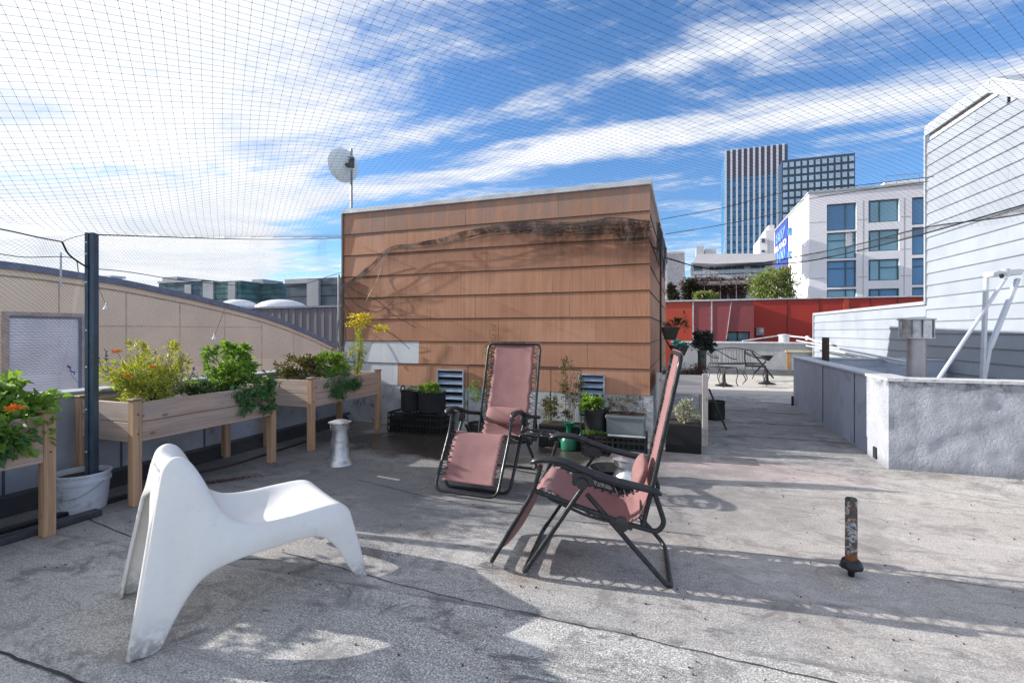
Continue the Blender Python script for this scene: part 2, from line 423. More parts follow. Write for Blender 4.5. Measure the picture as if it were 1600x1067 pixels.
# ---- left parapet of the roof
t = thing('low_parapet', 'low grey parapet wall behind the cedar planters on the left', 'wall', (-4.52,1,0))
g = MB(); g.mm((-4.60,-4,0),(-4.45,YS,.76)); g.build('wall', GRWALL, t)
g = MB(); g.mm((-4.63,-4,.76),(-4.42,YS-.002,.79), .006); g.build('coping', M('parapet_cap_metal', (.42,.45,.50), .5, .3, world=True), t)
g = MB()
for k in range(9): g.mm((-4.449,-1+k*.75,.10),(-4.444,-.985+k*.75,.755))
g.mm((-4.449,-4,.09),(-4.43,YS,.12)); g.build('panel_joint', M('joint_dark', (.10,.10,.11)), t)
g = MB(); g.extr([(-4.44,-4,.002),(-4.44,-4,.10),(-4.30,-4,.002)], (0,9.6,0)); g.build('cant_strip', SEAM, t)

# ---- the brown shed
def clap(mb, p0, p1, z0, z1, nrm, thick=.009, piece=1.22, off=0.0, base=0.0, gap=.003, lean=0.0):
    p0 = Vector((p0[0],p0[1],0)); p1 = Vector((p1[0],p1[1],0)); d = p1-p0; L = d.length; d.normalize(); n = Vector(nrm).normalized()
    s = -off
    while s < L:
        a = max(0,s); b = min(L, s+piece)-gap
        if b-a > .02:
            j = random.uniform(-.0015,.0015)
            A = p0+d*a; B = p0+d*b
            q = [A+n*base+Vector((0,0,z1)), A+n*(base+thick+j)+Vector((0,0,z0+.002)), A+n*base+Vector((0,0,z0+.002))]
            mb.extr(q, B-A)
        s += piece
shed = thing('rooftop_shed', 'flat roofed shed clad in brown shingle boards with two blue louvred vents', 'shed', ((XS0+XS1)/2, YS, 0))
g = MB(); g.mm((XS0+.03,YS+.02,0),(XS1-.02,YB,ZT-.03)); g.build('wall_core', M('shed_underlay', (.10,.065,.05), .8, world=True), shed)
ex = .298
xw6 = onY(655,YS)[0]; xw7 = onY(622,YS)[0]
g = MB(); w = MB()
for k in range(8):
    z1 = ZT-ex*k; z0 = z1-ex; off = random.uniform(.1,1.1)
    if k == 6: clap(w, (XS0+.03,YS), (xw6,YS), z0, z1, (0,-1,0), off=.0, piece=.62, base=.0); clap(g, (xw6,YS), (XS1,YS), z0, z1, (0,-1,0), off=off)
    elif k == 7: clap(w, (XS0+.03,YS), (xw7,YS), z0, z1, (0,-1,0), piece=.8); clap(g, (xw7,YS), (XS1,YS), z0, z1, (0,-1,0), off=off)
    else: clap(g, (XS0+.03,YS), (XS1,YS), z0, z1, (0,-1,0), off=off)
    clap(g, (XS1-.02,YS), (XS1-.02,YB), z0, z1, (1,0,0), off=off)
g.build('shingle_siding', SIDING, shed)
g = MB()
for k in range(1,8):
    z = ZT-ex*k; g.mm((XS0+.03,YS-.0095,z-.005),(XS1-.006,YS-.001,z+.004)); g.mm((XS1-.019,YS+.01,z-.005),(XS1-.0105,YB-.01,z+.004))
g.build('course_shadow', M('course_shadow_line', (.07,.035,.022), .9, world=True), shed)  # dark strips put in as the shade under each course
PATCH = M('white_patch_board', (.60,.63,.66), .6, var=.12, scale=2, bump=.1, world=True, dirt=(.42,.42,.43))
w.build('patch_board', PATCH, shed)
g = MB()
zs = ZT-ex*8
for k in range(7): g.mm((XS0+.04+k*.6,YS-.004,0.0),(XS0+.036+k*.6+.596,YS+.02,zs))
g.mm((XS1-.03,YS+.02,0),(XS1-.012,YB,zs)); g.build('skirting', M('peeling_white_skirt', (.50,.52,.55), .75, var=.3, scale=5, bump=.4, world=True, dirt=(.16,.15,.15)), shed)
g = MB(); g.mm((XS0+.0,YS-.028,ZT-.005),(XS1+.015,YS+.06,ZT+.055),.004); g.mm((XS1-.05,YS+.06,ZT-.005),(XS1+.015,YB+.02,ZT+.055),.004); g.mm((XS0,YS+.06,ZT-.005),(XS0+.06,YB+.02,ZT+.055))
g.build('roof_flashing', FLASH, shed)
g = MB(); g.mm((XS0+.06,YS+.06,ZT-.02),(XS1-.05,YB,ZT+.01)); g.build('roof', M('shed_roof_felt', (.25,.25,.26), .9, world=True), shed)
g = MB(); g.mm((XS0-.005,YS-.022,.02),(XS0+.03,YS+.03,ZT-.006),.003); g.mm((XS0,YS+.03,0),(XS0+.03,YB,ZT-.03)); g.build('corner_trim', M('dark_corner_trim', (.14,.085,.06), .7, world=True), shed)
VB = M('blue_grey_vent_metal', (.20,.27,.38), .45, .4, var=.25, scale=6, bump=.1, world=True)
for (a,b,c,d,slc) in ((685,727,577,641,5),(905,946,584,652,6)):
    x0, dd = onY(a,YS); x1, d2 = onY(b,YS); z1 = zat(c,(dd+d2)/2); z0 = zat(d,(dd+d2)/2)
    f = MB(); yy = YS-.05
    for q in (((x0,yy,z0),(x0+.018,YS-.012,z1)),((x1-.018,yy,z0),(x1,YS-.012,z1)),((x0+.018,yy,z1-.018),(x1-.018,YS-.012,z1)),((x0+.018,yy,z0),(x1-.018,YS-.012,z0+.018))): f.mm(*q, .002)
    fo = f.build('louvre_vent', M('vent_frame_metal', (.42,.46,.52), .45, .5, world=True), shed)
    f = MB(); f.mm((x0+.018,YS-.016,z0+.018),(x1-.018,YS-.013,z1-.018)); f.build('backing', DARKGAP, fo)
    f = MB(); n = slc
    for i in range(n):
        zc = z0+.03+(i+.5)*(z1-z0-.05)/n
        f.extr([(x0+.02,yy+.004,zc-.028),(x0+.02,yy+.001,zc-.024),(x0+.02,YS-.018,zc+.026),(x0+.02,YS-.016,zc+.022)], (x1-x0-.04,0,0))
    f.build('louvre_slats', VB, fo)
# skylight wedge on the shed roof
g = MB(); p = at(874,294,6.6); q = at(909,279,6.3)
g.extr([(-2.0,6.9,ZT+.011),(-1.25,6.9,ZT+.011),(-1.25,6.9,ZT+.30),(-1.32,6.9,ZT+.30)], (0,.9,0)); g.build('roof_skylight', FLASH, shed)
# ---- right parapet: stucco front return and painted long side
rp = thing('stucco_parapet', 'rough grey stucco parapet block around the light well on the right', 'wall', (1.85,6,0))
g = MB()
# front face displaced grid so that the render reads trowelled
def rough_face(mb, p0, p1, z0, z1, nrm, nx, nz, amp, sc=6):
    p0 = Vector(p0); p1 = Vector(p1); nrm = Vector(nrm); rows = []
    for j in range(nz+1):
        row = []
        for i in range(nx+1):
            p = p0.lerp(p1, i/nx); p.z = z0+(z1-z0)*j/nz
            e = min(1, min(i,nx-i,j,nz-j)/1.5)
            row.append(p+nrm*(amp*e*(noise.noise(p*sc)+.5*noise.noise(p*sc*2.7))))
        rows.append(row)
    mb.grid(rows)
rough_face(g, (1.75,5.33,0), (4.45,5.33,0), 0, .80, (0,-1,0), 70, 22, .012)
rough_face(g, (1.75,5.90,0), (1.75,5.33,0), 0, .80, (-1,0,0), 16, 22, .006)
g.mm((1.755,5.335,0),(4.5,5.53,.795)); g.mm((1.755,5.53,0),(1.95,5.90,.795))
g.build('stucco_wall', STUCCO, rp, smooth=True)
g = MB()
P = [(1.735,5.315),(4.5,5.315),(4.5,5.55),(1.965,5.55),(1.965,5.90),(1.735,5.90)]
g.prism(P, .80, .825); g.build('coping', M('parapet_top_paint', (.66,.66,.67), .6, var=.25, scale=9, bump=.5, fine=30, world=True, dirt=(.25,.25,.25)), rp)
g = MB(); g.mm((1.735,5.60,.02),(1.752,5.68,.13)); g.build('drain_slot', DARKGAP, rp)
lp = thing('painted_parapet', 'long smooth blue grey parapet wall running back beside the passage', 'wall', (1.85,7.6,0))
g = MB(); g.mm((1.76,5.905,0),(1.94,9.50,.795)); g.mm((1.94,9.32,0),(3.8,9.5,.795)); g.build('wall', PAINTW, lp)
g = MB(); g.mm((1.745,5.905,.795),(1.955,9.515,.82),.004); g.mm((1.955,9.305,.795),(3.8,9.515,.82),.004); g.build('coping', M('parapet_cap_pale', (.50,.53,.58), .5, var=.12, world=True), lp)
for yj in (7.6, 6.3):
    g = MB(); g.mm((1.752,yj,.03),(1.7595,yj+.008,.79)); g.build('joint_line', M('joint_dark', (.10,.10,.11)), lp)
g = MB(); g.tube([(1.72,9.36,0),(1.72,9.36,.16)], .02, 8); g.build('drain_stub', BLACK, lp)
g = MB(); g.mm((1.96,5.56,.28),(3.95,9.30,.34)); struct('lower_roof', g, M('pale_roof_coating', (.50,.52,.55), .7, var=.2, scale=1.5, world=True), 'pale coated roof inside the light well')
# tapered kerb of the well
g = MB(); g.extr([(1.961,9.3,.341),(3.3,9.3,.341),(3.3,9.3,.70),(1.961,9.3,.62)], (0,-.12,0)); one('well_kerb', g, PAINTW, 'sloping blue grey upstand inside the light well', 'kerb')

# ---- far concrete wall
fw = thing('concrete_wall', 'low stained concrete wall at the far end of the roof', 'wall', (1.5,16,0))
g = MB(); g.mm((-.36,15.8,0.1),(3.45,16.0,.90)); g.build('wall', CONC, fw)
g = MB(); g.mm((-.40,15.74,.90),(3.5,16.04,.95),.005); g.build('coping', M('pale_coping', (.62,.64,.66), .6, world=True), fw)
g = MB(); g.mm((-.36,15.6,0.003),(3.45,15.8,.16)); g.build('upstand', M('upstand_grey', (.16,.17,.19), .8, world=True), fw)

# ---- white clapboard house on the right
wh = thing('clapboard_house', 'white clapboard house wall rising on the right behind the stucco parapet', 'house', (3.9,9,-9))
A = Vector((3.40,15.6,0)); B = Vector((3.836,10.06,0)); C3 = Vector((4.42,2.6,0))
dv = (A-B).normalized(); nn = Vector((-dv.y, dv.x, 0));  nn = nn if nn.x < 0 else -nn
apx = at(1545,518,6.67); apx.z = 0
tt = (apx-B).dot((C3-B).normalized()); AP = B+(C3-B).normalized()*tt
cdir = (C3-B).normalized()
g = MB(); g.extr([A-nn*.03+Vector((0,0,-8.9)), B-nn*.03+Vector((0,0,-8.9)), B-nn*.03+Vector((0,0,1.70)), A-nn*.03+Vector((0,0,1.70))], -nn*6)
e1 = AP+cdir*4.0
g.extr([v-nn*.03 for v in (B+Vector((0,0,-8.9)), e1+Vector((0,0,-8.9)), e1+Vector((0,0,2.18)), AP+Vector((0,0,4.60)), B+Vector((0,0,4.60)))], -nn*7)
g.build('wall_core', M('white_house_core', (.66,.67,.68), .7, world=True), wh)
g = MB()
for k in range(9): clap(g, A, B-cdir*.0, 1.70-.2*(k+1), 1.70-.2*k, nn, thick=.014, piece=3.6, off=random.uniform(0,3))
for k in range(23):
    z1 = 4.62-.2*k; z0 = z1-.2
    # the gable slope shortens the upper courses
    zl = 4.60; run = 4.0; fall = 2.42
    Lmax = tt + max(0, (4.60-z1)/fall*run)
    if k == 0: continue
    clap(g, B, B+cdir*min(Lmax, tt+4.0), z0, z1, nn, thick=.014, piece=4.8, off=random.uniform(0,4))
g.build('clapboard_siding', WHITEB, wh)
g = MB()
for k in range(1,9): z = 1.70-.2*k; g.beam(A+nn*.006+Vector((0,0,z-.004)), B+nn*.006+Vector((0,0,z-.004)), .016, .008)
for k in range(1,23):
    z = 4.62-.2*k; Lm = tt + max(0, min(4.0, (4.60-z)/2.42*4.0)); g.beam(B+nn*.006+Vector((0,0,z-.004)), B+cdir*Lm+nn*.006+Vector((0,0,z-.004)), .016, .008)
g.build('shadow_gaps', M('clapboard_shadow', (.20,.23,.27), .8), wh)  # darker bars added as the shade line below every board
g = MB(); W2 = M('white_trim_paint', (.36,.39,.42), .5, var=.08, world=True)
g.beam(B+nn*.02+Vector((0,0,4.60)), AP+nn*.02+Vector((0,0,4.60)), .03, .14)
g.beam(AP+nn*.025+Vector((0,0,4.60)), e1+nn*.025+Vector((0,0,2.18)), .03, .15)
g.beam(B+nn*.018-cdir*.0+Vector((0,0,1.7)), B+nn*.018+Vector((0,0,4.55)), .03, .05)
g.beam(A+nn*.02+Vector((0,0,1.73)), B+nn*.02+Vector((0,0,1.73)), .04, .06)
g.beam(A+nn*.022+Vector((0,0,0)), A+nn*.022+Vector((0,0,1.7)), .03, .06); g.build('trim', W2, wh)
g = MB(); g.extr([B-nn*.0-cdir*.04+Vector((0,0,4.68)), AP+Vector((0,0,4.68)), AP+Vector((0,0,4.72)), B-cdir*.04+Vector((0,0,4.72))], -nn*7.1)
g.extr([AP+Vector((0,0,4.68)), e1+Vector((0,0,2.26)), e1+Vector((0,0,2.30)), AP+Vector((0,0,4.72))], -nn*7.1); g.build('roof', FLASH, wh)

# ---- tan barrel-roofed building on the left
K = 9350.0
def tanp(px): return cw((px-CX)/F*(K/(1070-px)), K/(1070-px))
tb = thing('tan_building', 'tan panelled building with a curved grey roof edge beyond the left parapet', 'building', tuple(tanp(200)[:2])+(-9,))
curve = [(-900,355),(-400,366),(-120,393),(0,408),(60,416),(130,427),(190,437),(247,449),(310,463),(380,481),(420,493),(460,508),(500,526),(540,547),(580,572)]
pts = []
for px, py in curve:
    q = tanp(px); q.z = zat(py, K/(1070-px))-.10; pts.append(q)
pts = smooth_path(pts, 5); X0 = tanp(200).x
for q in pts: q.x = X0
g = MB()
wx0, wx1 = tanp(12).y, tanp(126).y; wz0, wz1 = zat(617,9.3), zat(494,9.3)
poly = [(X0,pts[0].y,-8.9)]+[tuple(q) for q in pts]+[(X0,pts[-1].y,-8.9)]
g.extr(poly[::-1], (-14,0,0)); g.build('wall', TAN, tb)
g = MB(); rows = []
for q in pts: rows.append([q+Vector((.06,0,-.03)), q+Vector((.06,0,.10)), q+Vector((-14.1,0,.10)), q+Vector((-14.1,0,-.03))])
g.grid(rows, closed=True); g.build('roof', M('blue_grey_roof_edge', (.20,.23,.30), .6, world=True), tb)
g = MB()
def zr(y):
    for a, b in zip(pts[:-1], pts[1:]):
        if a.y <= y <= b.y: return a.z+(b.z-a.z)*(y-a.y)/(b.y-a.y)
    return 0
for px in (-60,92,197,281,351,409,459,502):
    yy = tanp(px).y; g.mm((X0,yy-.012,-6),(X0+.006,yy+.012,zr(yy)-.16))
g.mm((X0,pts[0].y,1.36),(X0+.005,tanp(409).y,1.38))
g.build('panel_joint', M('tan_joint', (.72,.55,.40), .8, world=True), tb)
g = MB(); rows = []
for q in pts: rows.append([q+Vector((0,0,-.17)), q+Vector((.012,0,-.17)), q+Vector((.012,0,-.14)), q+Vector((0,0,-.14))])
g.grid(rows); g.build('roof_trim', M('tan_trim', (.50,.38,.29), .8, world=True), tb)
f = MB(); f.mm((X0,wx0-.09,wz0-.1),(X0+.05,wx0,wz1+.07)); f.mm((X0,wx1,wz0-.1),(X0+.05,wx1+.06,wz1+.07)); f.mm((X0,wx0,wz1),(X0+.05,wx1,wz1+.07)); f.mm((X0,wx0,wz0-.1),(X0+.09,wx1,wz0))
fo = f.build('window', M('window_surround', (.56,.45,.38), .7, world=True), tb)
f = MB(); n = 30
for i in range(n):
    z = wz0+(wz1-wz0)*(i+.5)/n; f.mm((X0+.004,wx0,z-.021),(X0+.018,wx1,z+.017))
f.build('shutter', M('pale_roller_shutter', (.88,.89,.95), .5, .0, var=.12, scale=2, world=True), fo)
f = MB(); f.mm((X0+.02,wx1-.05,wz0),(X0+.04,wx1,wz1)); f.mm((X0+.02,wx0,wz1-.04),(X0+.04,wx1-.05,wz1)); f.build('frame', M('shutter_frame', (.20,.24,.33), .5, world=True), fo)
q = at(179,436,12.5); g = MB(); g.mm((q.x-.1,q.y-.12,q.z-.5),(q.x+.1,q.y+.12,q.z+.02)); g.mm((q.x-.15,q.y-.18,q.z+.02),(q.x+.15,q.y+.18,q.z+.07)); one('roof_vent', g, FLASH, 'small flat capped vent on the curved tan roof', 'vent')
q = at(160,436,13); g = MB(); g.lathe([(.22,-.5),(.22,-.02),(.16,.04),(.05,.07)], q, 14); one('roof_vent', g, M('dark_roof_vent',(.12,.14,.18)), 'low dark domed vent left of the flat capped one', 'vent')
q = at(95,424,9.4); g = MB(); g.tube([q-Vector((0,0,.3)), q+Vector((.0,0,.36))], .018, 8); one('vent_pipe', g, FLASH, 'thin grey pipe sticking up from the tan roof edge', 'pipe')
# ================================================================ BUILDINGS BEYOND
def WX(px, Y): return onY(px, Y)
# ---- red building: a mauve block stands forward of a longer red wing
rb = thing('red_building', 'long low building with red and mauve metal panels and a pale cap', 'building', (5,22,-9))
RED = M('red_panel', (.42,.035,.022), .5, var=.12, scale=.8, bump=.05, world=True)
RED2 = M('bright_red_panel', (.50,.07,.035), .5, var=.12, scale=.8, bump=.05, world=True)
MAUVE = M('mauve_panel', (.30,.07,.075), .55, var=.12, scale=.8, bump=.05, world=True)
CAP = M('pale_metal_cap', (.62,.62,.63), .5, .2, world=True)
YF = 21.0; YR = 22.5
def xz(px, py, Y): x, d = onY(px, Y); return x, zat(py, d)
xa,_ = xz(1000,0,YF); xb,_ = xz(1082,0,YF); xc,_ = xz(1178,0,YF); xd,_ = xz(1318,0,YR); xe,_ = xz(1326,0,YR); xf = xz(1560,0,YR)[0]
zt = xz(1110,471,YF)[1]; zt2 = xz(1300,467,YR)[1]
g = MB(); g.mm((xa,YF+.01,-8.9),(xb,YF+12,zt)); g.build('wall', RED2, rb)
wx0, wz1 = xz(1136,518,YF); wx1,_ = xz(1172,518,YF); _, wz0 = xz(1136,548,YF)
g = MB(); g.mm((xb,YF,-8.9),(wx0,YF+12,zt)); g.mm((wx1,YF,-8.9),(xc,YF+12,zt)); g.mm((wx0,YF,wz1),(wx1,YF+.4,zt)); g.mm((wx0,YF,-8.9),(wx1,YF+.4,wz0)); g.mm((wx0,YF+.4,-8.9),(wx1,YF+12,zt)); g.build('mauve_wall', MAUVE, rb)
f = MB(); f.mm((wx0,YF+.10,wz0),(wx0+.05,YF+.16,wz1)); f.mm((wx1-.05,YF+.10,wz0),(wx1,YF+.16,wz1)); f.mm((wx0+.45*(wx1-wx0),YF+.1,wz0),(wx0+.45*(wx1-wx0)+.04,YF+.16,wz1)); f.mm((wx0+.05,YF+.1,wz1-.05),(wx1-.05,YF+.16,wz1))
fo = f.build('window', M('dark_window_frame', (.03,.035,.04), .4), rb)
f = MB(); f.mm((wx0,YF+.17,wz0),(wx1,YF+.19,wz1)); f.build('pane', GLT, fo)
g = MB(); g.mm((xc,YR,-8.9),(xd,YR+11,zt2)); g.mm((xe,YR,-8.9),(xf,YR+11,zt2)); g.build('red_wall', RED, rb)
g = MB(); g.mm((xd,YR-.04,-8.9),(xe,YR+11,zt2+.01)); g.build('fin_panel', RED2, rb)
g = MB(); g.mm((xa,YF-.06,zt+.012),(xc+.04,YF+.3,zt+.075)); g.mm((xc+.04,YR-.06,zt2+.012),(xf,YR+.3,zt2+.06)); g.build('cap_flashing', CAP, rb)
g = MB()
for a in (1083,1112): x,_ = xz(a,0,YF); g.mm((x-.025,YF-.02,-2),(x+.025,YF-.002,zt))
x1,_ = xz(1143,0,YF); x2, z2 = xz(1135,530,YF); g.beam((x1,YF-.015,zt),(x2,YF-.015,z2),.04,.02)
g.build('joint_strip', CAP, rb)
g = MB()
for a in (1230,1280,1360,1402): x,_ = xz(a,0,YR); g.mm((x-.015,YR-.012,-2),(x+.015,YR-.002,zt2))
g.build('panel_joint', M('dark_red_joint', (.12,.02,.018), .6), rb)
x, z = xz(1180,512,YR); x2,_ = xz(1192,512,YR)
g = MB(); g.mm((x+.02,YR-.16,z-.32),(x2+.02,YR-.01,z+.0),.01); bx = g.build('meter_box', M('grey_meter_box', (.38,.36,.36), .5, world=True), rb)
g = MB(); g.lathe([(.09,0),(.09,.03),(.05,.04)], (x+.2,YR-.16,z-.14), 12, m=Matrix.Rotation(R(90),4,'X')); g.build('dial', M('dial_white', (.75,.75,.75)), bx)

# ---- apartment block (white panels, blue windows)
ap = thing('apartment_block', 'white panelled apartment block with tall blue windows and a blue banner', 'building', tuple(at(1264,303,52)[:2])+(-9,))
APW = M('white_facade_panel', (.86,.85,.88), .6, var=.08, scale=.25, bump=.05, world=True)
APJ = M('facade_joint', (.42,.42,.45), .7, world=True)
q = at(1264,303,52); YA = q.y; XA = q.x; ZA = q.z
def fx(px): return onY(px, YA)[0]
def fz(py, px=1264): return zat(py, onY(px,YA)[1])
xr = fx(1500)
cols = [(1292,1338,[(318,360),(363,404),(407,449),(452,500)]), (1357,1405,[(312,347),(359,392),(405,438),(451,500)]), (1425,1447,[(308,351),(355,398),(403,445),(449,500)])]
bays = sorted([(fx(a),fx(b)) for a,b,_ in cols]); edge = XA
g = MB()
for (a,b),(pa,pb,rows) in zip(bays, cols):
    g.mm((edge,YA,-8.9),(a,YA+28,ZA)); z = ZA
    for (t0,t1) in rows:
        w1 = fz(t0,(pa+pb)/2); w0 = fz(t1,(pa+pb)/2)
        g.mm((a,YA,w1),(b,YA+.5,z)); z = w0
    g.mm((a,YA,-8.9),(b,YA+.5,z)); g.mm((a,YA+.5,-8.9),(b,YA+28,ZA-.01)); edge = b
g.mm((edge,YA,-8.9),(xr,YA+28,ZA)); g.build('wall', APW, ap)
for (a,b),(pa,pb,rows) in zip(bays, cols):
    for i,(t0,t1) in enumerate(rows):
        w1 = fz(t0,(pa+pb)/2); w0 = fz(t1,(pa+pb)/2); yb = YA+.16
        f = MB(); fw_ = .10
        f.mm((a,yb,w0),(a+fw_,yb+.1,w1)); f.mm((b-fw_,yb,w0),(b,yb+.1,w1)); f.mm((a+fw_,yb,w1-fw_),(b-fw_,yb+.1,w1)); f.mm((a+fw_,yb,w0),(b-fw_,yb+.1,w0+fw_))
        mx = a+(b-a)*(.66 if pa == 1292 else .38 if pa == 1357 else .5)
        if pa != 1425: f.mm((mx-.05,yb,w0+fw_),(mx+.05,yb+.09,w1-fw_))
        if i != 0: f.mm((a+fw_,yb+.005,w1-.85),(b-fw_,yb+.08,w1-.78))
        fo = f.build('window', M('blue_window_frame', (.05,.13,.17), .4), ap)
        f = MB(); f.mm((a+fw_,yb+.11,w0+fw_),(mx,yb+.13,w1-fw_)); f.mm((mx,yb+.11,w0+fw_),(b-fw_,yb+.14,w1-fw_))
        if pa == 1357: f.mm((a+.2,yb-.03,w0+.1),(mx-.1,yb-.01,w1-.2))
        f.build('pane', GLB if (pa != 1357 or i == 3) and not (pa == 1292 and i in (1,3)) else GLL, fo)
g = MB(); x0, dd = onY(1322,YA); x1 = onY(1332,YA)[0]; g.mm((x0,YA+.05,zat(385,dd)),(x1,YA+.10,zat(364,dd)),.01)
g.build('window_poster', M('pale_poster', (.55,.60,.62)), ap)
g = MB()
for py in (349,397,436): g.mm((XA,YA-.01,fz(py)),(fx(1290),YA+.0,fz(py)+.06)); g.mm((fx(1340),YA-.01,fz(py)),(fx(1355),YA,fz(py)+.06)); g.mm((fx(1407),YA-.01,fz(py)),(fx(1423),YA,fz(py)+.06))
for px in (1348,1412): g.mm((fx(px),YA-.012,-6),(fx(px)+.06,YA-.001,ZA-1.2))
g.build('panel_joint', APJ, ap)
g = MB(); g.mm((XA-.1,YA-.12,ZA),(xr,YA+28,ZA+.22)); g.build('roof_edge', M('apt_cap', (.45,.46,.48), .6, world=True), ap)
g = MB()
for i in range(7):
    for j in range(9):
        if random.random() < .6: g.extr([(XA-.001,YA+1+i*1.2,ZA-2-j*1.7),(XA-.001,YA+1.7+i*1.2,ZA-1.6-j*1.7),(XA-.001,YA+1.7+i*1.2,ZA-1.75-j*1.7)], (-.16,0,0))
g.build('side_fins', APW, ap)
# railing on top, penthouse
g = MB(); x0 = fx(1383); xm = fx(1398)
g.prism([(x0,YA+3),(xr,YA+3),(xr,YA+9),(x0,YA+9)], ZA+.22, fz(276,1400)); g.mm((xm,YA+2.6,fz(276,1400)),(xr,YA+9,fz(271,1420))); g.build('penthouse', APW, ap)
g = MB()
for i in range(9): x = fx(1385)+i*.95; g.mm((x,YA+.3,ZA+.2),(x+.04,YA+.34,ZA+1.2))
g.mm((fx(1385),YA+.3,ZA+1.2),(xr,YA+.34,ZA+1.25)); g.build('roof_railing', M('rail_grey', (.30,.31,.33), .5), ap)
# banner on the lit side, lettered
kside = lambda px: None
def sy(px):                       # y on the plane x = XA seen at px
    k = (px-CX)/F; a = (k*CA-SA); b = (k*SA+CA); return XA/a*b, XA/a
y0, d0 = sy(1212); y1, d1 = sy(1232)
zt_, zb_ = zat(352,(d0+d1)/2), zat(409,(d0+d1)/2)
g = MB(); g.mm((XA-.12,y1,zb_-1.2),(XA-.06,y0,zt_)); bn = g.build('banner', M('blue_vinyl', (.035,.065,.36), .5, var=.15, scale=.3, world=True), ap)
def text_mesh(s, size, mat, parent, M4, name='lettering', outline=False, ext=.01, bold=0.0):
    cu = bpy.data.curves.new('lettering', 'FONT'); cu.body = s; cu.size = size; cu.align_x = 'CENTER'; cu.align_y = 'CENTER'
    if outline: cu.fill_mode = 'NONE'; cu.bevel_depth = size*.035; cu.bevel_resolution = 0
    else: cu.extrude = ext; cu.offset = bold
    o = bpy.data.objects.new('tmp_text', cu); COL.objects.link(o); dg = bpy.context.evaluated_depsgraph_get(); dg.update()
    me = bpy.data.meshes.new_from_object(o.evaluated_get(dg)); bpy.data.objects.remove(o); bpy.data.curves.remove(cu)
    me.transform(M4); me.transform(inv_of(parent)); me.materials.clear(); me.materials.append(mat)
    q = bpy.data.objects.new(name, me); COL.objects.link(q); q.parent = parent; return q
# text frame: letters run toward smaller y (left to right as seen from the roof is decreasing y)
def wallM(x, y, z): return Matrix(((0,0,-1,x),(-1,0,0,y),(0,1,0,z),(0,0,0,1))) @ Matrix.Diagonal((2.1,1,1,1))
LB = M('banner_light_blue', (.20,.36,.78)); LW = M('banner_white', (.8,.82,.85))
yc = (y0+y1)/2; hh = zt_-zb_
text_mesh('807', hh*.42, LB, bn, wallM(XA-.14, yc, zb_+hh*.70), outline=True)
text_mesh('BLAND', hh*.24, LW, bn, wallM(XA-.15, yc, zb_+hh*.42), bold=.03)
text_mesh('100', hh*.42, LB, bn, wallM(XA-.14, yc, zb_+hh*.14), outline=True)
y2, d2 = sy(1236); g = MB()
for py in (362,398): g.mm((XA-.3,y2-.6,zat(py+5,d2)),(XA-.02,y2+.5,zat(py-5,d2)))
y2, d2 = sy(1208); g.mm((XA-.3,y2-.9,zat(382,d2)),(XA-.02,y2+.9,zat(374,d2))); g.build('side_window', GLB, ap)

# ---- glass towers
def tower(name, label, pxa, pxb, pya, D, depth, mat):
    q = at(pxa, pya, D); x1 = onY(pxb, q.y)[0]
    t = thing(name, label, 'tower', (q.x, q.y, -9)); g = MB(); g.mm((q.x,q.y,-8.9),(x1,q.y+depth,q.z)); g.build('glass_facade', mat, t)
    return t, q, x1
def bandglass(name, a, b, pitch, off=0):
    t = NT(name); v = t.coords('World'); z = t.sep(v)[2]; n = t.noise(v, .02, 4, .6); f = t.math('FRACT', t.math('DIVIDE', z, pitch))
    c = t.mix(t.ramp(n,.35,.65), a, b); c = t.mix(t.ramp(f,.80,.86), c, dk(a,.45))
    c = t.mix(t.ramp(t.noise(t.mapped(v,(.3,.3,.28)),1,2),.45,.6,0,.6), c, dk(a,.55))
    t.principled(c, .3, .0).inputs['Specular IOR Level'].default_value = .25; return t.m
T1G = bandglass('tower_blue_glass', (.05,.20,.40), (.12,.32,.55), 3.6)
t1, q, x1 = tower('glass_tower', 'tall blue glass tower with bright white vertical fins', 1134, 1224, 236, 230, 30, T1G)
g = MB(); n = 11
FINW = M('white_fin', (.70,.76,.84), .5, var=.05, world=True)
for i in range(n):
    x = q.x+(x1-q.x)*(i+.0)/(n-1); f = MB(); f.mm((x-.40,q.y-.35,-8),(x+.40,q.y-.02,q.z+.3)); f.build('fin', FINW, t1)
g = MB(); g.mm((q.x+.3,q.y-.2,q.z-13),(x1-.3,q.y-.1,q.z-.2)); g.build('top_screen', M('dark_top_screen', (.10,.08,.13), .5), t1)
x2 = onY(1233,q.y)[0]
g = MB(); g.mm((x1,q.y+3,-8.9),(x2,q.y+30,q.z+1)); g.build('dark_side_block', GLD, t1)
t2, q, x1 = tower('grid_tower', 'dark glass tower with a square grid of windows right of the finned tower', 1222, 1336, 251, 215, 26, M('tower_grid_frame', (.025,.06,.12), .4, var=.1))
nc, nr = 11, 9; cw_, ch = (x1-q.x)/nc, 3.25
TW = glass('tower_window', (.26,.38,.48), .3)
for i in range(nc):
    for j in range(nr):
        f = MB(); f.mm((q.x+i*cw_+cw_*.17,q.y-.3,q.z-1.2-j*ch-ch*.66),(q.x+(i+1)*cw_-cw_*.17,q.y-.06,q.z-1.2-j*ch))
        f.build('window', TW, t2)
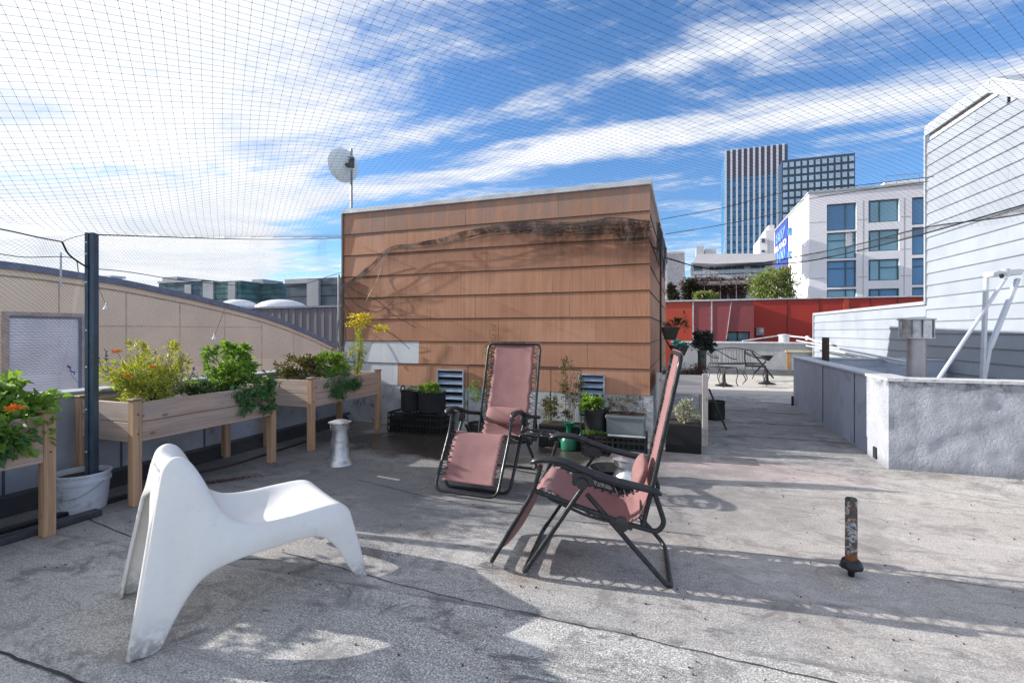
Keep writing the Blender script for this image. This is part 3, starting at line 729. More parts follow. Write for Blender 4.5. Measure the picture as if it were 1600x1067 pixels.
# ---- low modern building with curved white roof slab
lm = thing('modern_building', 'low white modern building with a glass storey, balcony rail and brown vine pergola', 'building', tuple(at(1120,470,46)[:2])+(-9,))
YM = at(1120,470,46).y
def P2(px, py, Y): x, d = onY(px, Y); return x, zat(py, d)
def bx(mb, p0, p1, Y, dep, z0=None): (a,b),(c,d) = P2(*p0,Y), P2(*p1,Y); mb.mm((a,Y,d if z0 is None else z0),(c,Y+dep,b))
LMW = M('modern_white_wall', (.86,.83,.83), .6, var=.06, scale=.3, world=True)
g = MB(); bx(g,(1041,394),(1070,475),YM-1,8,-8.9); g.build('clad_wing', M('pale_clad_wing', (.56,.56,.58), .7, world=True), lm)
g = MB()
for i in range(20): (a,b),(c,d) = P2(1041,397+i*3.9,YM-1),P2(1070,398+i*3.9,YM-1); g.mm((a,YM-1.03,d),(c,YM-1.001,b))
g.build('clapboard_lines', APJ, lm)
g = MB(); A0 = P2(1082,411,YM-2.2); A1 = P2(1120,412.5,YM-2.2); A2 = P2(1212,408.5,YM-2.2); B2 = P2(1212,396,YM-2.2); B0 = P2(1090,397,YM-2.2)
g.extr([(A0[0],YM-2.2,A0[1]),(A1[0],YM-2.2,A1[1]),(A2[0],YM-2.2,A2[1]),(B2[0],YM-2.2,B2[1]),(B0[0],YM-2.2,B0[1])], (0,12,0)); g.build('roof_slab', LMW, lm)
g = MB(); bx(g,(1080,410),(1212,475),YM,9,-8.9); g.build('wall', LMW, lm)
for a,b in ((1084,1097),(1109,1116),(1118,1129),(1131,1142),(1144,1151),(1152,1162),(1173,1187),(1189,1195)):
    g = MB(); bx(g,(a,412),(b,430),YM-.06,.05); g.build('window', GLT, lm)
g = MB(); bx(g,(1080,431),(1205,435),YM-1.6,1.59); g.build('balcony_slab', M('balcony_edge', (.50,.55,.60), .5), lm)
g = MB(); bx(g,(1080,424),(1205,424.8),YM-1.6,.05)
for px in range(1082,1204,7): bx(g,(px,424),(px+.6,431),YM-1.6,.05)
g.build('balcony_rail', M('rail_pale', (.5,.55,.6), .4), lm)
g = MB(); bx(g,(1140,448),(1165,475),YM-.06,.05); bx(g,(1100,452),(1136,475),YM-.05,.04); g.build('lower_window', M('dim_shopfront', (.12,.11,.12), .3), lm)
g = MB(); bx(g,(1088,385),(1100,398),YM+4,4); bx(g,(1101,389),(1119,398),YM+5,4); g.build('roof_plant', M('roof_plant_grey', (.50,.53,.57), .6), lm)
g = MB()
for (a,b,c,d,e) in ((1187,372,1199,400,0),(1196,360,1210,400,.8),(1201,352,1210,400,2)): bx(g,(a,b),(c,d),YM+6+e,5)
g.build('stair_tower', LMW, lm)
g = MB()
for (a,b,c,d) in ((1190,373,1195,379),(1190,391,1195,394)): bx(g,(a,b),(c,d),YM+5.9,.08)
g.build('stair_window', GLD, lm)

# ---- foliage helpers
def foliage(mb, c, rad, n, L, W, up=.3, shell=.4, flat=.0, droop=0.0, clumps=0, seed=None):
    c = Vector(c); cl = None
    if clumps: cl = [rv(.85) for _ in range(clumps)]; cl = [v if v.length < 1 else v.normalized()*.9 for v in cl]
    for _ in range(n):
        if cl:
            k = random.choice(cl); v = k+Vector((random.gauss(0,.17),random.gauss(0,.17),random.gauss(0,.17)))
        else:
            v = rv(); 
            while v.length > 1: v = rv()
            if v.length < shell: v = v.normalized()*random.uniform(shell,1)
        p = c+Vector((v.x*rad[0],v.y*rad[1],v.z*rad[2]))
        d = (v*.7+rv(.8)+Vector((0,0,up-droop)))
        if d.length < .05: d = Vector((0,0,1))
        s = random.uniform(.6,1.25)
        mb.leaf(p, d, rv()+Vector((0,0,1.2)), L*s, W*s)
G_TREE = leafmat('tree_leaf_green', (.26,.34,.12), (.14,.22,.07), (.34,.38,.16))
G_DARK = leafmat('vine_leaf_dark', (.035,.055,.025), (.02,.035,.015), (.06,.03,.02), .2)
G_BROWN = leafmat('vine_leaf_brown', (.10,.045,.035), (.05,.03,.022), (.16,.08,.06), .2)
BARK = M('bark', (.10,.075,.06), .9, var=.4, scale=10, bump=.6, fine=40)
def tree(px, py_top, py_bot, D, wpx, label, n=2600, lm_=G_TREE, L=.34, clumps=16, group=None):
    b = at(px, 560, D); b.z = -9.0; top = zat(py_top, D); bot = zat(py_bot, D); rx = wpx/2/F*D; rz = (top-bot)/2
    t = thing('street_tree', label, 'tree', tuple(b), group=group)
    c = Vector((b.x,b.y,(top+bot)/2)); g = MB()
    g.tube(smooth_path([b, b+Vector((.15,.1,(c.z+9)*.5)), c+Vector((-.1,0,-rz*.3))], 5), .20, 10, r2=.10)
    for i in range(9):
        a = i*2.4; e = c+Vector((math.cos(a)*rx*.75, math.sin(a)*rx*.7, rz*random.uniform(-.2,.8)))
        g.tube(smooth_path([c-Vector((0,0,rz*1.0)), (c+e)/2-Vector((0,0,rz*.25)), e], 4), .07, 6, r2=.015)
    g.build('trunk', BARK, t, smooth=True)
    g = MB(); foliage(g, c, (rx,rx*.9,rz), n, L, L*.5, clumps=clumps); foliage(g, c, (rx*.85,rx*.8,rz*.85), n//2, L, L*.5)
    g.build('crown', lm_, t, recalc=False)
    return t
tree(1207,420,472,34,62,'bushy light green tree in front of the white apartment block', 2000, L=.26, clumps=30)
tree(1101,456,474,33,36,'small round green treetop peeping over the red building below the pergola', 1200, L=.22, clumps=9)
tree(1052,444,476,40,14,'narrow dark green tree in front of the pale clad wing', 600, G_DARK, L=.3, clumps=9)
vp = thing('vine_pergola', 'brown leaved vine spilling over the pergola below the glass storey', 'vine', (P2(1120,455,YM-2.5)[0],YM-2.5,-9))
g = MB(); bx(g,(1072,441),(1170,444),YM-3.2,2.8)
for px in (1075,1100,1125,1150,1168): bx(g,(px,444),(px+1.2,475),YM-3.2,.2,-8.9)
g.build('pergola_frame', WOODG, vp)
g = MB()
for px in range(1074,1172,5):
    x, z = P2(px,445+random.uniform(-2,4),YM-2.8); foliage(g,(x,YM-2.6,z),(.75,.8,.75),210,.20,.12,droop=.4)
g.build('vine', G_BROWN, vp, recalc=False)
g = MB()
for px in range(1073,1086,4):
    for py in range(444,474,6): x, z = P2(px,py,YM-3.4); foliage(g,(x,YM-3.3,z),(.4,.4,.5),120,.22,.12)
g.build('ivy_column', G_DARK, vp, recalc=False)
# red flag on a pole by the apartment block
fg = thing('street_flag', 'small red flag hanging beside the blue banner', 'flag', tuple(at(1236,560,37)[:2])+(-9,))
q = at(1235,560,37); g = MB(); g.tube([(q.x,q.y,-9),(q.x,q.y,zat(414,37))], .05, 8); g.build('pole', M('dark_pole', (.06,.06,.07), .5), fg)
g = MB(); rows = []
for j in range(7):
    z = zat(417+j*2.2,37); rows.append([Vector((q.x-.05-.55*i/6, q.y+.08*math.sin(i*1.3+j*.5), z-.02*i)) for i in range(7)])
g.grid(rows); g.build('flag_cloth', M('red_flag_cloth', (.62,.06,.04), .8), fg, solid=.004)

# ---- left background
gw = thing('grey_warehouse', 'plain slate grey gable wall between the tan building and the brown shed', 'building', (-16,21.5,-9))
YG = 21.5; g = MB(); x0,d0 = onY(395,YG); x1,d1 = onY(620,YG); g.mm((-45,YG,-8.9),(x1,YG+25,zat(481,d1+2))); g.build('wall', M('slate_corrugated', (.17,.155,.18), .7, var=.12, scale=.8, world=True), gw)
g = MB(); g.mm((-45,YG-.1,zat(481,d1+2)),(x1+.1,YG+25,zat(478,d1+2)+.0)); g.build('roof_edge', M('blue_grey_roof_edge', (.20,.23,.30), .6, world=True), gw)
g = MB()
x = -30.0
while x < x1: g.mm((x,YG-.03,-8),(x+.12,YG-.001,zat(481,d1+2)-.02)); x += .5
g.build('wall_ribs', M('slate_corrugated', (.17,.155,.18), .7), gw)
for (px,w,py,hh_,lb) in ((440,78,468,16,'larger white domed roof skylight nearest the brown shed'),(373,56,468,13,'smaller white domed roof skylight beside the curved tan roof')):
    D = 34.0; q = at(px,py,D); rx = w/2/F*D; h = hh_/F*D
    t = thing('domed_skylight', lb, 'skylight', (q.x,q.y,zat(482,D)), group=None)
    g = MB(); g.lathe([(rx*math.cos(a*PI/2/8), q.z-h*1.0+h*math.sin(a*PI/2/8)) for a in range(0,8)]+[(.01,q.z)], (q.x,q.y,0), 32); g.build('dome', M('white_dome', (.80,.80,.81), .5, var=.06), t, smooth='all')
    g = MB(); g.lathe([(rx*1.02,q.z-h-.5),(rx*1.02,q.z-h+.1),(rx*.98,q.z-h+.1)], (q.x,q.y,0), 32); g.build('kerb_ring', FLASH, t)
def farblock(name, label, pa, pb, pt, D, mat, dep=20, extra=None, joint=None, fins=0, cat='building'):
    a = at(pa,pt,D); x1 = onY(pb,a.y)[0]
    t = thing(name, label, cat, (a.x,a.y,-9)); g = MB(); g.mm((a.x,a.y,-8.9),(x1,a.y+dep,a.z)); g.build('facade', mat, t)
    for (p0,p1,q0,q1,m,pr) in (extra or []):
        g = MB(); u0 = onY(p0,a.y)[0]; u1 = onY(p1,a.y)[0]; g.mm((u0,a.y-pr,zat(q1,D)),(u1,a.y-.01 if q0 >= pt else a.y+8,zat(q0,D))); g.build('facade_bay' if q0 >= pt else 'rooftop_box', m, t)
    return t
GB1 = bandglass('office_glass_a', (.08,.14,.20), (.14,.22,.28), 1.9); GB2 = bandglass('office_glass_teal', (.07,.16,.17), (.14,.27,.27), 1.6)
GB3 = bandglass('office_glass_b', (.07,.10,.14), (.17,.20,.23), 2.3); PALE = M('pale_far_concrete', (.42,.44,.47), .7, world=True, scale=.1)
farblock('office_block', 'long dark glass office block furthest left on the skyline', 248, 316, 440, 170, GB1, extra=[(255,278,434,440,PALE,.3),(248,316,440,443,PALE,.5),(290,300,447,462,PALE,.4)])
farblock('office_block', 'pale ended teal glass office block in the middle of the left skyline', 319, 376, 441, 150, GB2, extra=[(319,335,440.5,480,PALE,.5),(359,370,443,480,PALE,.6)])
farblock('office_block', 'teal glass office block with a small rooftop box on the left skyline', 372, 436, 445, 155, GB2, extra=[(394,411,438,445,PALE,.1),(372,436,445,447,GLD,.4)])
farblock('office_block', 'dark banded glass office block with pale centre bay next to the brown shed', 447, 560, 437, 110, GB3, extra=[(483,501,439,485,PALE,.7),(447,483,437,444,PALE,.4)])
farblock('office_block', 'thin pale office block far off between the teal and the banded blocks', 430, 450, 447, 220, PALE)
for i,(pa,pb,pt,D,lb) in enumerate(((1020,1130,468,120,'dim low building behind the clad wing'),)):
    farblock('far_building', lb, pa, pb, pt, D, PALE)

# ================================================================ SKY, SUN, CAMERA
SAZ = R(6.0); SEL = R(21.5)
sd = Vector((math.cos(SAZ)*math.cos(SEL), math.sin(SAZ)*math.cos(SEL), -math.sin(SEL)))
su = bpy.data.lights.new('sun', 'SUN'); su.energy = 8.0; su.angle = R(.53); su.color = (1.0,.95,.89)
so = bpy.data.objects.new('sun', su); COL.objects.link(so); so.rotation_euler = sd.to_track_quat('-Z','Y').to_euler(); so.location = (-30,-3,14)
cam = bpy.data.cameras.new('camera'); co = bpy.data.objects.new('camera', cam); COL.objects.link(co)
cam.sensor_width = 36; cam.lens = 36*F/1600; cam.clip_start = .05; cam.clip_end = 5000; cam.shift_y = -(533.5-CY)/1600
co.location = (0,0,H); co.rotation_euler = (R(90),0,YAW); scene.camera = co
w = bpy.data.worlds.new('World'); scene.world = w; w.use_nodes = True; nt = w.node_tree; nt.nodes.clear()
class WN(NT):
    def __init__(s, t): s.t = t; s.n = t.nodes
wn = WN(nt)
out = wn.new('OutputWorld'); bg = wn.new('Background'); bg.inputs['Strength'].default_value = .142
sky = wn.new('TexSky'); sky.sky_type = 'NISHITA'; sky.sun_disc = False; sky.sun_elevation = SEL
sky.sun_rotation = math.atan2(-sd.x, -sd.y); sky.air_density = 1.0; sky.dust_density = .4; sky.ozone_density = 2.5; sky.altitude = 200
tc = wn.new('TexCoord').outputs['Generated']
mp = wn.new('Mapping'); mp.inputs['Rotation'].default_value = (0,0,-YAW); wn.l(tc, mp.inputs['Vector'])   # cloud field axes
x, y, z = wn.sep(mp.outputs[0])
zc = wn.math('MAXIMUM', wn.math('ADD', z, .045), .02)
X = wn.math('DIVIDE', x, zc); Y = wn.math('DIVIDE', y, zc)
cb = wn.new('CombineXYZ'); wn.l(X, cb.inputs[0]); wn.l(Y, cb.inputs[1]); P = cb.outputs[0]
def lin(a, b, c): return wn.math('ADD', wn.math('ADD', wn.math('MULTIPLY', X, a), wn.math('MULTIPLY', Y, b)), c)
big = wn.noise(wn.mapped(P, (.9,1.3,1), (0,0,R(27))), .9, 6, .62, .5)
st = wn.noise(wn.mapped(wn.mapped(P, (1,1,1), (0,0,R(27))), (.9,2.6,1)), 1.7, 9, .68, 1.3)
fi = wn.noise(wn.mapped(wn.mapped(P, (1,1,1), (0,0,R(-20))), (2.2,6.5,1)), 1.9, 8, .75, .8)
left = wn.ramp(lin(-1, -.62, .70), -.45, .55)                   # overcast mass on the left
def band(a, b, c, w_): 
    d = wn.math('ABSOLUTE', lin(a, b, c)); return wn.ramp(d, 0, w_, 1, 0)
# line through the points of the long band in cloud-field axes
def linep(p, q):
    dx, dy = q[0]-p[0], q[1]-p[1]; L = math.hypot(dx,dy); return dy/L, -dx/L, -(p[0]*dy-p[1]*dx)/L
def pl(px, py):
    k = (px-CX)/F; e = (CY-py)/F; n = math.sqrt(k*k+1+e*e); zc_ = e/n+.045; return (k/n/zc_, 1/n/zc_)
b1 = band(*linep(pl(560,300), pl(1400,150)), .30); b2 = band(*linep(pl(640,215), pl(975,120)), .16); b3 = band(*linep(pl(1030,325), pl(1130,312)), .35)
hole = band(*linep(pl(560,262), pl(1000,262)), .20)
dn = wn.math('ADD', wn.math('MULTIPLY', big, .62), wn.math('MULTIPLY', st, .50))
dn = wn.math('ADD', dn, wn.math('MULTIPLY', fi, .24))
dn = wn.math('ADD', dn, wn.math('MULTIPLY', left, .27))
rightside = wn.ramp(X, -.6, .0)
dn = wn.math('ADD', dn, wn.math('MULTIPLY', b1, .24)); dn = wn.math('ADD', dn, wn.math('MULTIPLY', b2, .14))
low = wn.ramp(z, .02, .26, .15, 0); dn = wn.math('ADD', dn, low)
dn = wn.math('SUBTRACT', dn, wn.math('MULTIPLY', hole, .10))
cl = wn.ramp(dn, .66, .95)
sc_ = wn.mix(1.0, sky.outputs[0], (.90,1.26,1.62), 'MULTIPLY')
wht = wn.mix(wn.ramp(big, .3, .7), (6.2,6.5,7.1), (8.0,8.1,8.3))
front = wn.ramp(y, -.35, .25, .82, 1)                                   # cloud out of view thinned slightly, set for the fill light
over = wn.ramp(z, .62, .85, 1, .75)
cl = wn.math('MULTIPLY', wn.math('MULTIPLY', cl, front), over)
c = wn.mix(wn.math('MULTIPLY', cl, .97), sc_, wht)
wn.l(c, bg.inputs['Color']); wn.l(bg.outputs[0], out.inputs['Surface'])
scene.view_settings.view_transform = 'Standard'; scene.view_settings.look = 'None'; scene.view_settings.exposure = 0; scene.view_settings.gamma = 1
# ================================================================ FURNITURE
# ---- white moulded lounge chair
WC = cw(-1.617, 2.089)
rzw = math.atan2(.654, .757) + YAW
lc = thing('lounge_chair', 'white moulded plastic lounge chair with a peaked back on splayed legs', 'chair', WC, rzw)
def lerp_path(P, t):
    L = [0]
    for a, b in zip(P[:-1], P[1:]): L.append(L[-1]+(Vector(b)-Vector(a)).length)
    s = t*L[-1]
    for i in range(1, len(L)):
        if s <= L[i]+1e-9:
            f = (s-L[i-1])/max(1e-9, L[i]-L[i-1]); return Vector(P[i-1]).lerp(Vector(P[i]), f)
    return Vector(P[-1])
def keyed(keys, t):
    for (a, va), (b, vb) in zip(keys[:-1], keys[1:]):
        if t <= b:
            f = (t-a)/(b-a); f = f*f*(3-2*f) if False else f
            return va+(vb-va)*f
    return keys[-1][1]
upA = smooth_path([(.078,0,.655),(.092,0,.712),(.125,0,.738),(.165,0,.722),(.205,0,.655),(.245,0,.56),(.285,0,.485),(.34,0,.435),(.41,0,.408),(.50,0,.400),(.62,0,.405),(.72,0,.408),(.795,0,.400),(.838,0,.360)], 6)
loB = smooth_path([(-.03,0,0),(.055,0,0),(.10,0,.085),(.145,0,.165),(.21,0,.238),(.33,0,.272),(.50,0,.284),(.62,0,.288),(.70,0,.268),(.77,0,.19),(.82,0,.09),(.877,0,0),(.922,0,0)], 6)
ctr = smooth_path([(.085,0,.630),(.100,0,.655),(.130,0,.668),(.170,0,.645),(.225,0,.565),(.29,0,.455),(.35,0,.35),(.42,0,.305),(.50,0,.305),(.60,0,.325),(.70,0,.362),(.795,0,.380),(.840,0,.352)], 6)
NU = 44; NS = 9; NC = 12
def hwA(x): return keyed([(0,.165),(.115,.165),(.165,.18),(.25,.235),(.34,.262),(.5,.268),(.7,.262),(1,.262)], x)
def hwB(x, z): return keyed([(0,.305),(.10,.300),(.3,.285),(.6,.284),(.8,.29),(1,.30)], x)
rows = []
for i in range(NU+1):
    u = i/NU
    # parameter mapping that keeps the arch bottoms under the matching top points
    a = lerp_path(upA, u); tb_ = keyed([(0,0),(.08,.0),(.17,.06),(.32,.16),(.42,.30),(.6,.47),(.75,.62),(.86,.72),(.95,.86),(1,1)], u)
    b = lerp_path(loB, tb_); c_ = lerp_path(ctr, u)
    row = []
    ha, hb = hwA(a.x), hwB(b.x, b.z)
    for side in (-1, 1):
        sk = []
        for j in range(NS):
            f = j/NS; p = b.lerp(a, f); ff = f**1.35
            bul = .010*math.sin(PI*f)
            sk.append(Vector((p.x, side*(hb+(ha-hb)*ff+bul), p.z)))
        if side < 0: row += sk
        else: tail = sk[::-1]
    for j in range(NC+1):
        v = -1+2*j/NC; k = 1-abs(v)**2.6
        p = a.lerp(c_, k); row.append(Vector((p.x, v*ha, p.z)))
    rows.append(row+tail)
g = MB(); g.grid(rows)
# rear flange and rear face of the back
r0 = rows[0]; n0 = NS
left = r0[:NS+1]; right = r0[::-1][:NS+1]
rear = []
for j in range(NS+1):
    L_, R_ = left[j], right[j]; z = L_.z; h = abs(L_.y)
    fl = .028 if z < .46 else .028+(z-.46)/.1*h
    fl = min(fl, h)
    inset = .012
    rear.append([L_, L_+Vector((-inset*.3,fl*.5,0)), L_+Vector((0,fl,0)) if fl < h else Vector((L_.x-.004,0,z)), R_-Vector((0,fl,0)) if fl < h else Vector((L_.x-.004,0,z)), R_+Vector((-inset*.3,-fl*.5,0)), R_])
# finer rows: strips left/right, joined panel above the arch
def rearpt(z):
    for p, q in zip(left[:-1], left[1:]):
        if p.z <= z <= q.z: return p.lerp(q, (z-p.z)/(q.z-p.z+1e-9))
    return left[-1]
NZ = 26; prevL = prevR = None; zs_ = [left[0].z+(left[-1].z-left[0].z)*i/NZ for i in range(NZ+1)]
arch = .50
SR = []
for z in zs_:
    p = rearpt(z); h = abs(p.y); fl = .030+ .0*z
    if z > arch: fl = min(h, .030+ (h-.03)*math.sqrt(max(0,1-(1-min(1,(z-arch)/.09))**2)))
    if h-fl < .035: fl = h
    SR.append((p, h, fl))
for side in (-1, 1):
    rws = []
    for p, h, fl in SR:
        rws.append([Vector((p.x-.010*math.sin(PI*k/5), side*(h-fl*k/5), p.z-(.02*(k/5) if p.z > .7 else 0))) for k in range(6)])
    g.grid(rws)
# close top rim between rear face and front face
rim = [Vector((SR[-1][0].x-.010*math.sin(PI*k/5), -(SR[-1][1]-SR[-1][2]*k/5), SR[-1][0].z-.02*(k/5))) for k in range(6)]
rim = rim+[Vector((v.x,-v.y,v.z)) for v in rim[:-1][::-1]]
fr = r0[NS:NS+NC+1]
rim2 = []
for j in range(NC+1):
    f = j/NC*(len(rim)-1); i0 = int(min(f, len(rim)-2)); rim2.append(rim[i0].lerp(rim[i0+1], f-i0))
mid_ = [ (a+b)/2+Vector((0,0,.006)) for a, b in zip(fr, rim2)]
g.grid([fr, mid_, rim2])
g.build('moulded_shell', mat_shell(), lc, smooth='all', local=True, weld=.004, solid=.011, sub=1)

# ---- zero-gravity recliners
FAB = mat_fabric('dusty_pink_mesh_fabric', (.34,.165,.165)); PIL = mat_fabric('dusty_pink_pillow_fabric', (.35,.17,.16))
HUBM = M('hub_plastic', (.03,.032,.035), .35, bump=0)
def make_recliner(label, origin, heading, seatsag=.035, tray=False, pillow=(.145,.50), back=0.0, foot_flip=0.0):
    t = thing('reclining_chair', label, 'chair', origin, heading, group='folding reclining chairs with laced pink slings')
    W = .265
    def P(x, y, z): return Vector((x, y, z))
    def add(name, mb, mat, par=t, **k): return mb.build(name, mat, par, local=True, **k)
    # base frames (two U tubes)
    g = MB(); g.tube(rpath([P(.413,W+.02,.492),P(.724,W+.02,.014),P(.724,-W-.02,.014),P(.413,-W-.02,.492)], .07), .0125, 10); add('front_leg_frame', g, DARKFRAME, smooth=True)
    g = MB(); g.tube(rpath([P(.402,W-.005,.445),P(.0,W-.005,.014),P(.0,-W+.005,.014),P(.402,-W+.005,.445)], .07), .0125, 10); add('rear_leg_frame', g, DARKFRAME, smooth=True)
    # footrest frame: U down to the floor
    g = MB(); g.tube(rpath([P(.632,W,.575),P(.668,W,.44),P(.905,W-.0,.035),P(.905,-W+.0,.035),P(.668,-W,.44),P(.632,-W,.575)], .075), .0115, 10); add('footrest_frame', g, DARKFRAME, smooth=True)
    # seat rails with the rear curl
    for s in (-1,1):
        g = MB(); g.tube(rpath([P(.078,s*W,.478),P(.032,s*W,.335),P(.065,s*W,.290),P(.234,s*W,.322),P(.665,s*W,.442)], .03), .0125, 10); add('seat_rail', g, DARKFRAME, smooth=True)
        g = MB(); g.tube(rpath([P(.234,s*(W-.03),.30),P(.40,s*(W-.03),.325),P(.60,s*(W-.03),.40)], .05), .008, 8); add('link_bar', g, DARKFRAME, smooth=True)
    bt = -.045-back
    g = MB(); g.tube(rpath([P(.135,W,.305),P(.085,W,.52),P(bt,W-.005,1.135),P(bt,-W+.005,1.135),P(.085,-W,.52),P(.135,-W,.305)], .06), .0115, 10); g.tube([P(.135,W,.305),P(.135,-W,.305)], .010, 8); add('back_frame', g, DARKFRAME, smooth=True)
    # armrests
    ap_ = smooth_path([P(.685,0,.588),P(.655,0,.606),P(.60,0,.614),P(.51,0,.606),P(.41,0,.572),P(.30,0,.540),P(.18,0,.515),P(.08,0,.497),P(.045,0,.480)], 4)
    for s in (-1,1):
        g = MB(); rws = []
        for i, p in enumerate(ap_):
            f = i/(len(ap_)-1); wd = .029*(1-.9*abs(2*f-1)**7)*(1.15-.25*f); th = .015*(1-.7*abs(2*f-1)**9)
            q = p+P(0, s*(W+.025), 0); rws.append([q+P(0, math.cos(a*PI/6)*wd, math.sin(a*PI/6)*th*(1.0 if a < 6 else 1.3)) for a in range(12)])
        vs = g.grid(rws, closed=True)
        for r_ in (vs[0], vs[-1]): g.bm.faces.new(r_)
        ar = add('armrest', g, ARM, smooth=True)
        g = MB(); g.box(P(.42,s*(W+.02),.525), (.10,.02,.07), bev=.006); g.lathe([(.024,-.012),(.028,-.008),(.028,.008),(.02,.014)], P(.42,s*(W+.036),.505), 14, m=Matrix.Rotation(R(90),4,'X')); g.build('arm_bracket', HUBM, ar, local=True, smooth=True)
        g = MB(); g.lathe([(.010,-.02),(.010,.02)], P(.64,s*(W+.01),.565), 10, m=Matrix.Rotation(R(90),4,'X')); g.build('arm_bolt', HUBM, ar, local=True, smooth=True)
        g = MB(); g.lathe([(.030,-.016),(.036,-.012),(.036,.012),(.026,.018)], P(.234,s*(W+.006),.315), 16, m=Matrix.Rotation(R(90),4,'X')); g.box(P(.234,s*(W+.006),.315), (.11,.018,.03), m=Matrix.Rotation(R(-12),4,'Y'), bev=.004); add('pivot_hub', g, HUBM, smooth=True)
    # sling
    sl = smooth_path([P(bt-.002,0,1.148),P(bt+.004,0,1.10),P(.02-back*.5,0,.80),P(.082,0,.52),P(.120,0,.40),P(.165,0,.325),P(.25,0,.30),P(.38,0,.325),P(.50,0,.375),P(.58,0,.422),P(.645,0,.436),P(.700,0,.375),P(.755,0,.285),P(.815,0,.185),P(.862+foot_flip,0,.105)], 9)
    hw0 = .208; rws = []; edgeL = []
    acc = 0
    for i, p in enumerate(sl):
        if i: acc += (p-sl[i-1]).length
        f = i/(len(sl)-1); a = sl[max(0,i-1)]; b = sl[min(len(sl)-1,i+1)]; tn = (b-a).normalized(); nr = Vector((-tn.z,0,tn.x)); nr = nr if nr.x+nr.z > 0 else -nr
        sc = .016*(1-abs(math.sin(acc*PI/.045))) if .06 < f < .985 else 0
        hw = hw0+(.014 if p.z < .45 else 0)-sc+(.045 if f < .02 else (.03 if f < .04 else 0))
        sag = seatsag*(math.exp(-((p.x-.26)/.14)**2) + .6*math.exp(-((p.x-.80)/.1)**2) + .25) if p.z < .5 else .012
        row = []
        for k in range(13):
            v = -1+k/6; wob = .004*noise.noise(Vector((acc*9, v*2.2, seatsag*50)))
            row.append(P(p.x, v*hw, p.z)-nr*(sag*(1-v*v)+wob))
        rws.append(row); edgeL.append((acc, Vector((p.x,hw,p.z)), sc))
    g = MB(); g.grid(rws); sling = add('sling', g, FAB, smooth='all', solid=.004)
    # binding: darker centre piping at the knee and the head sleeve
    g = MB(); g.grid([[v+Vector((.004,0,.002)) for v in rws[k]] for k in range(0,8)]); g.build('head_sleeve', M('sleeve_pink', (.30,.14,.16), .8), sling, local=True, smooth='all')
    # lacing
    for s in (-1,1):
        g = MB(); path = []
        tot = edgeL[-1][0]; k = 0
        d = .06
        while d < tot-.02:
            e = min(edgeL, key=lambda q: abs(q[0]-d))[1]
            ey = e.y if k % 2 == 0 else None
            if .45 < d < 1e9 and False: pass
            if k % 2 == 0: path.append(Vector((e.x, s*(hw0-.012), e.z)))
            else:
                # nearest point on the frame line at this station
                z = e.z
                if z > .52 and e.x < .2: fx_ = .085+(bt-.085)*(z-.52)/.615; q = Vector((fx_, s*(W+.010), z))
                elif e.x < .17: q = Vector((.085+.05*(.52-z)/.215, s*(W+.010), max(z,.31)))
                elif e.x < .66: q = Vector((e.x, s*(W+.010), .322+(e.x-.234)/.431*.12))
                else: q = Vector((.668+(.44-z)/.405*.237, s*(W+.010), z))
                path.append(q)
            d += .0225; k += 1
        for pa_, pb_ in zip(path[:-1], path[1:]): g.tube([pa_, pb_], .0034, 4, caps=False)
        add('lacing', g, LACE)
    # pillow
    px_, pz_ = pillow; g = MB(); rws = []
    for i in range(13):
        f = -1+i/6; row = []
        for k in range(14):
            a = 2*PI*k/14; th = .038*(1-abs(f)**5*.75); hh_ = .075*(1-abs(f)**7*.35)
            row.append(P(px_+math.cos(a)*th+.02*math.sin(a)*-1, f*.185, pz_+math.sin(a)*hh_+.004*noise.noise(Vector((f*3,a,2)))))
        rws.append(row)
    vs = g.grid(rws, closed=True)
    for r_ in (vs[0], vs[-1]): g.bm.faces.new(r_)
    pw = add('head_pillow', g, PIL, smooth='all', sub=1)
    if tray:
        g = MB(); c0 = P(.50, W+.19, .44)
        Mx = Matrix.Rotation(R(-8),4,'Y')
        def ell(rx, ry, z, n=28, sq=2.6): 
            o_ = []
            for k in range(n):
                a = 2*PI*k/n; ca, sa_ = math.cos(a), math.sin(a)
                o_.append(c0+Vector((math.copysign(abs(ca)**(2/sq),ca)*rx, math.copysign(abs(sa_)**(2/sq),sa_)*ry, z)))
            return o_
        g.grid([ell(.125,.155,.0), ell(.135,.165,.012), ell(.125,.155,.016), ell(.112,.142,.010), ell(.105,.135,-.002), ell(.125,.155,.0)], closed=True)
        for a in range(-2,3): g.box(c0+P(a*.045,0,.002), (.014,.285,.008), bev=.002)
        g.box(c0+P(0,0,.004), (.21,.02,.010)); g.tube([c0+P(.05+math.cos(k*PI/8)*.045, .07+math.sin(k*PI/8)*.045,.008) for k in range(17)], .006, 6); g.tube([c0+P(-.05+math.cos(k*PI/8)*.040, -.06+math.sin(k*PI/8)*.040,.008) for k in range(17)], .006, 6)
        tr_ = add('cup_tray', g, ARM, smooth=True)
        g = MB(); g.tube([c0+P(0,-.15,-.005), P(.50,W,.39)], .010, 6); g.box(P(.50,W+.004,.395), (.05,.03,.03), bev=.004); g.tube([c0+P(-.08,-.10,-.01), P(.38,W,.36)], .007, 6); g.build('tray_clamp', HUBM, tr_, local=True)
    return t
RO = cw(.824, 2.578); make_recliner('pink sling reclining chair seen side on in the sun, its back standing bolt upright', RO, math.atan2(.24,-.97)+YAW, seatsag=.045)
LO = cw(-.008, 4.49); make_recliner('pink sling reclining chair facing forward by the brown shed, black cup tray on one side', LO, math.atan2(-.92,-.38)+YAW, seatsag=.02, tray=True, pillow=(.150,.50), back=.03)

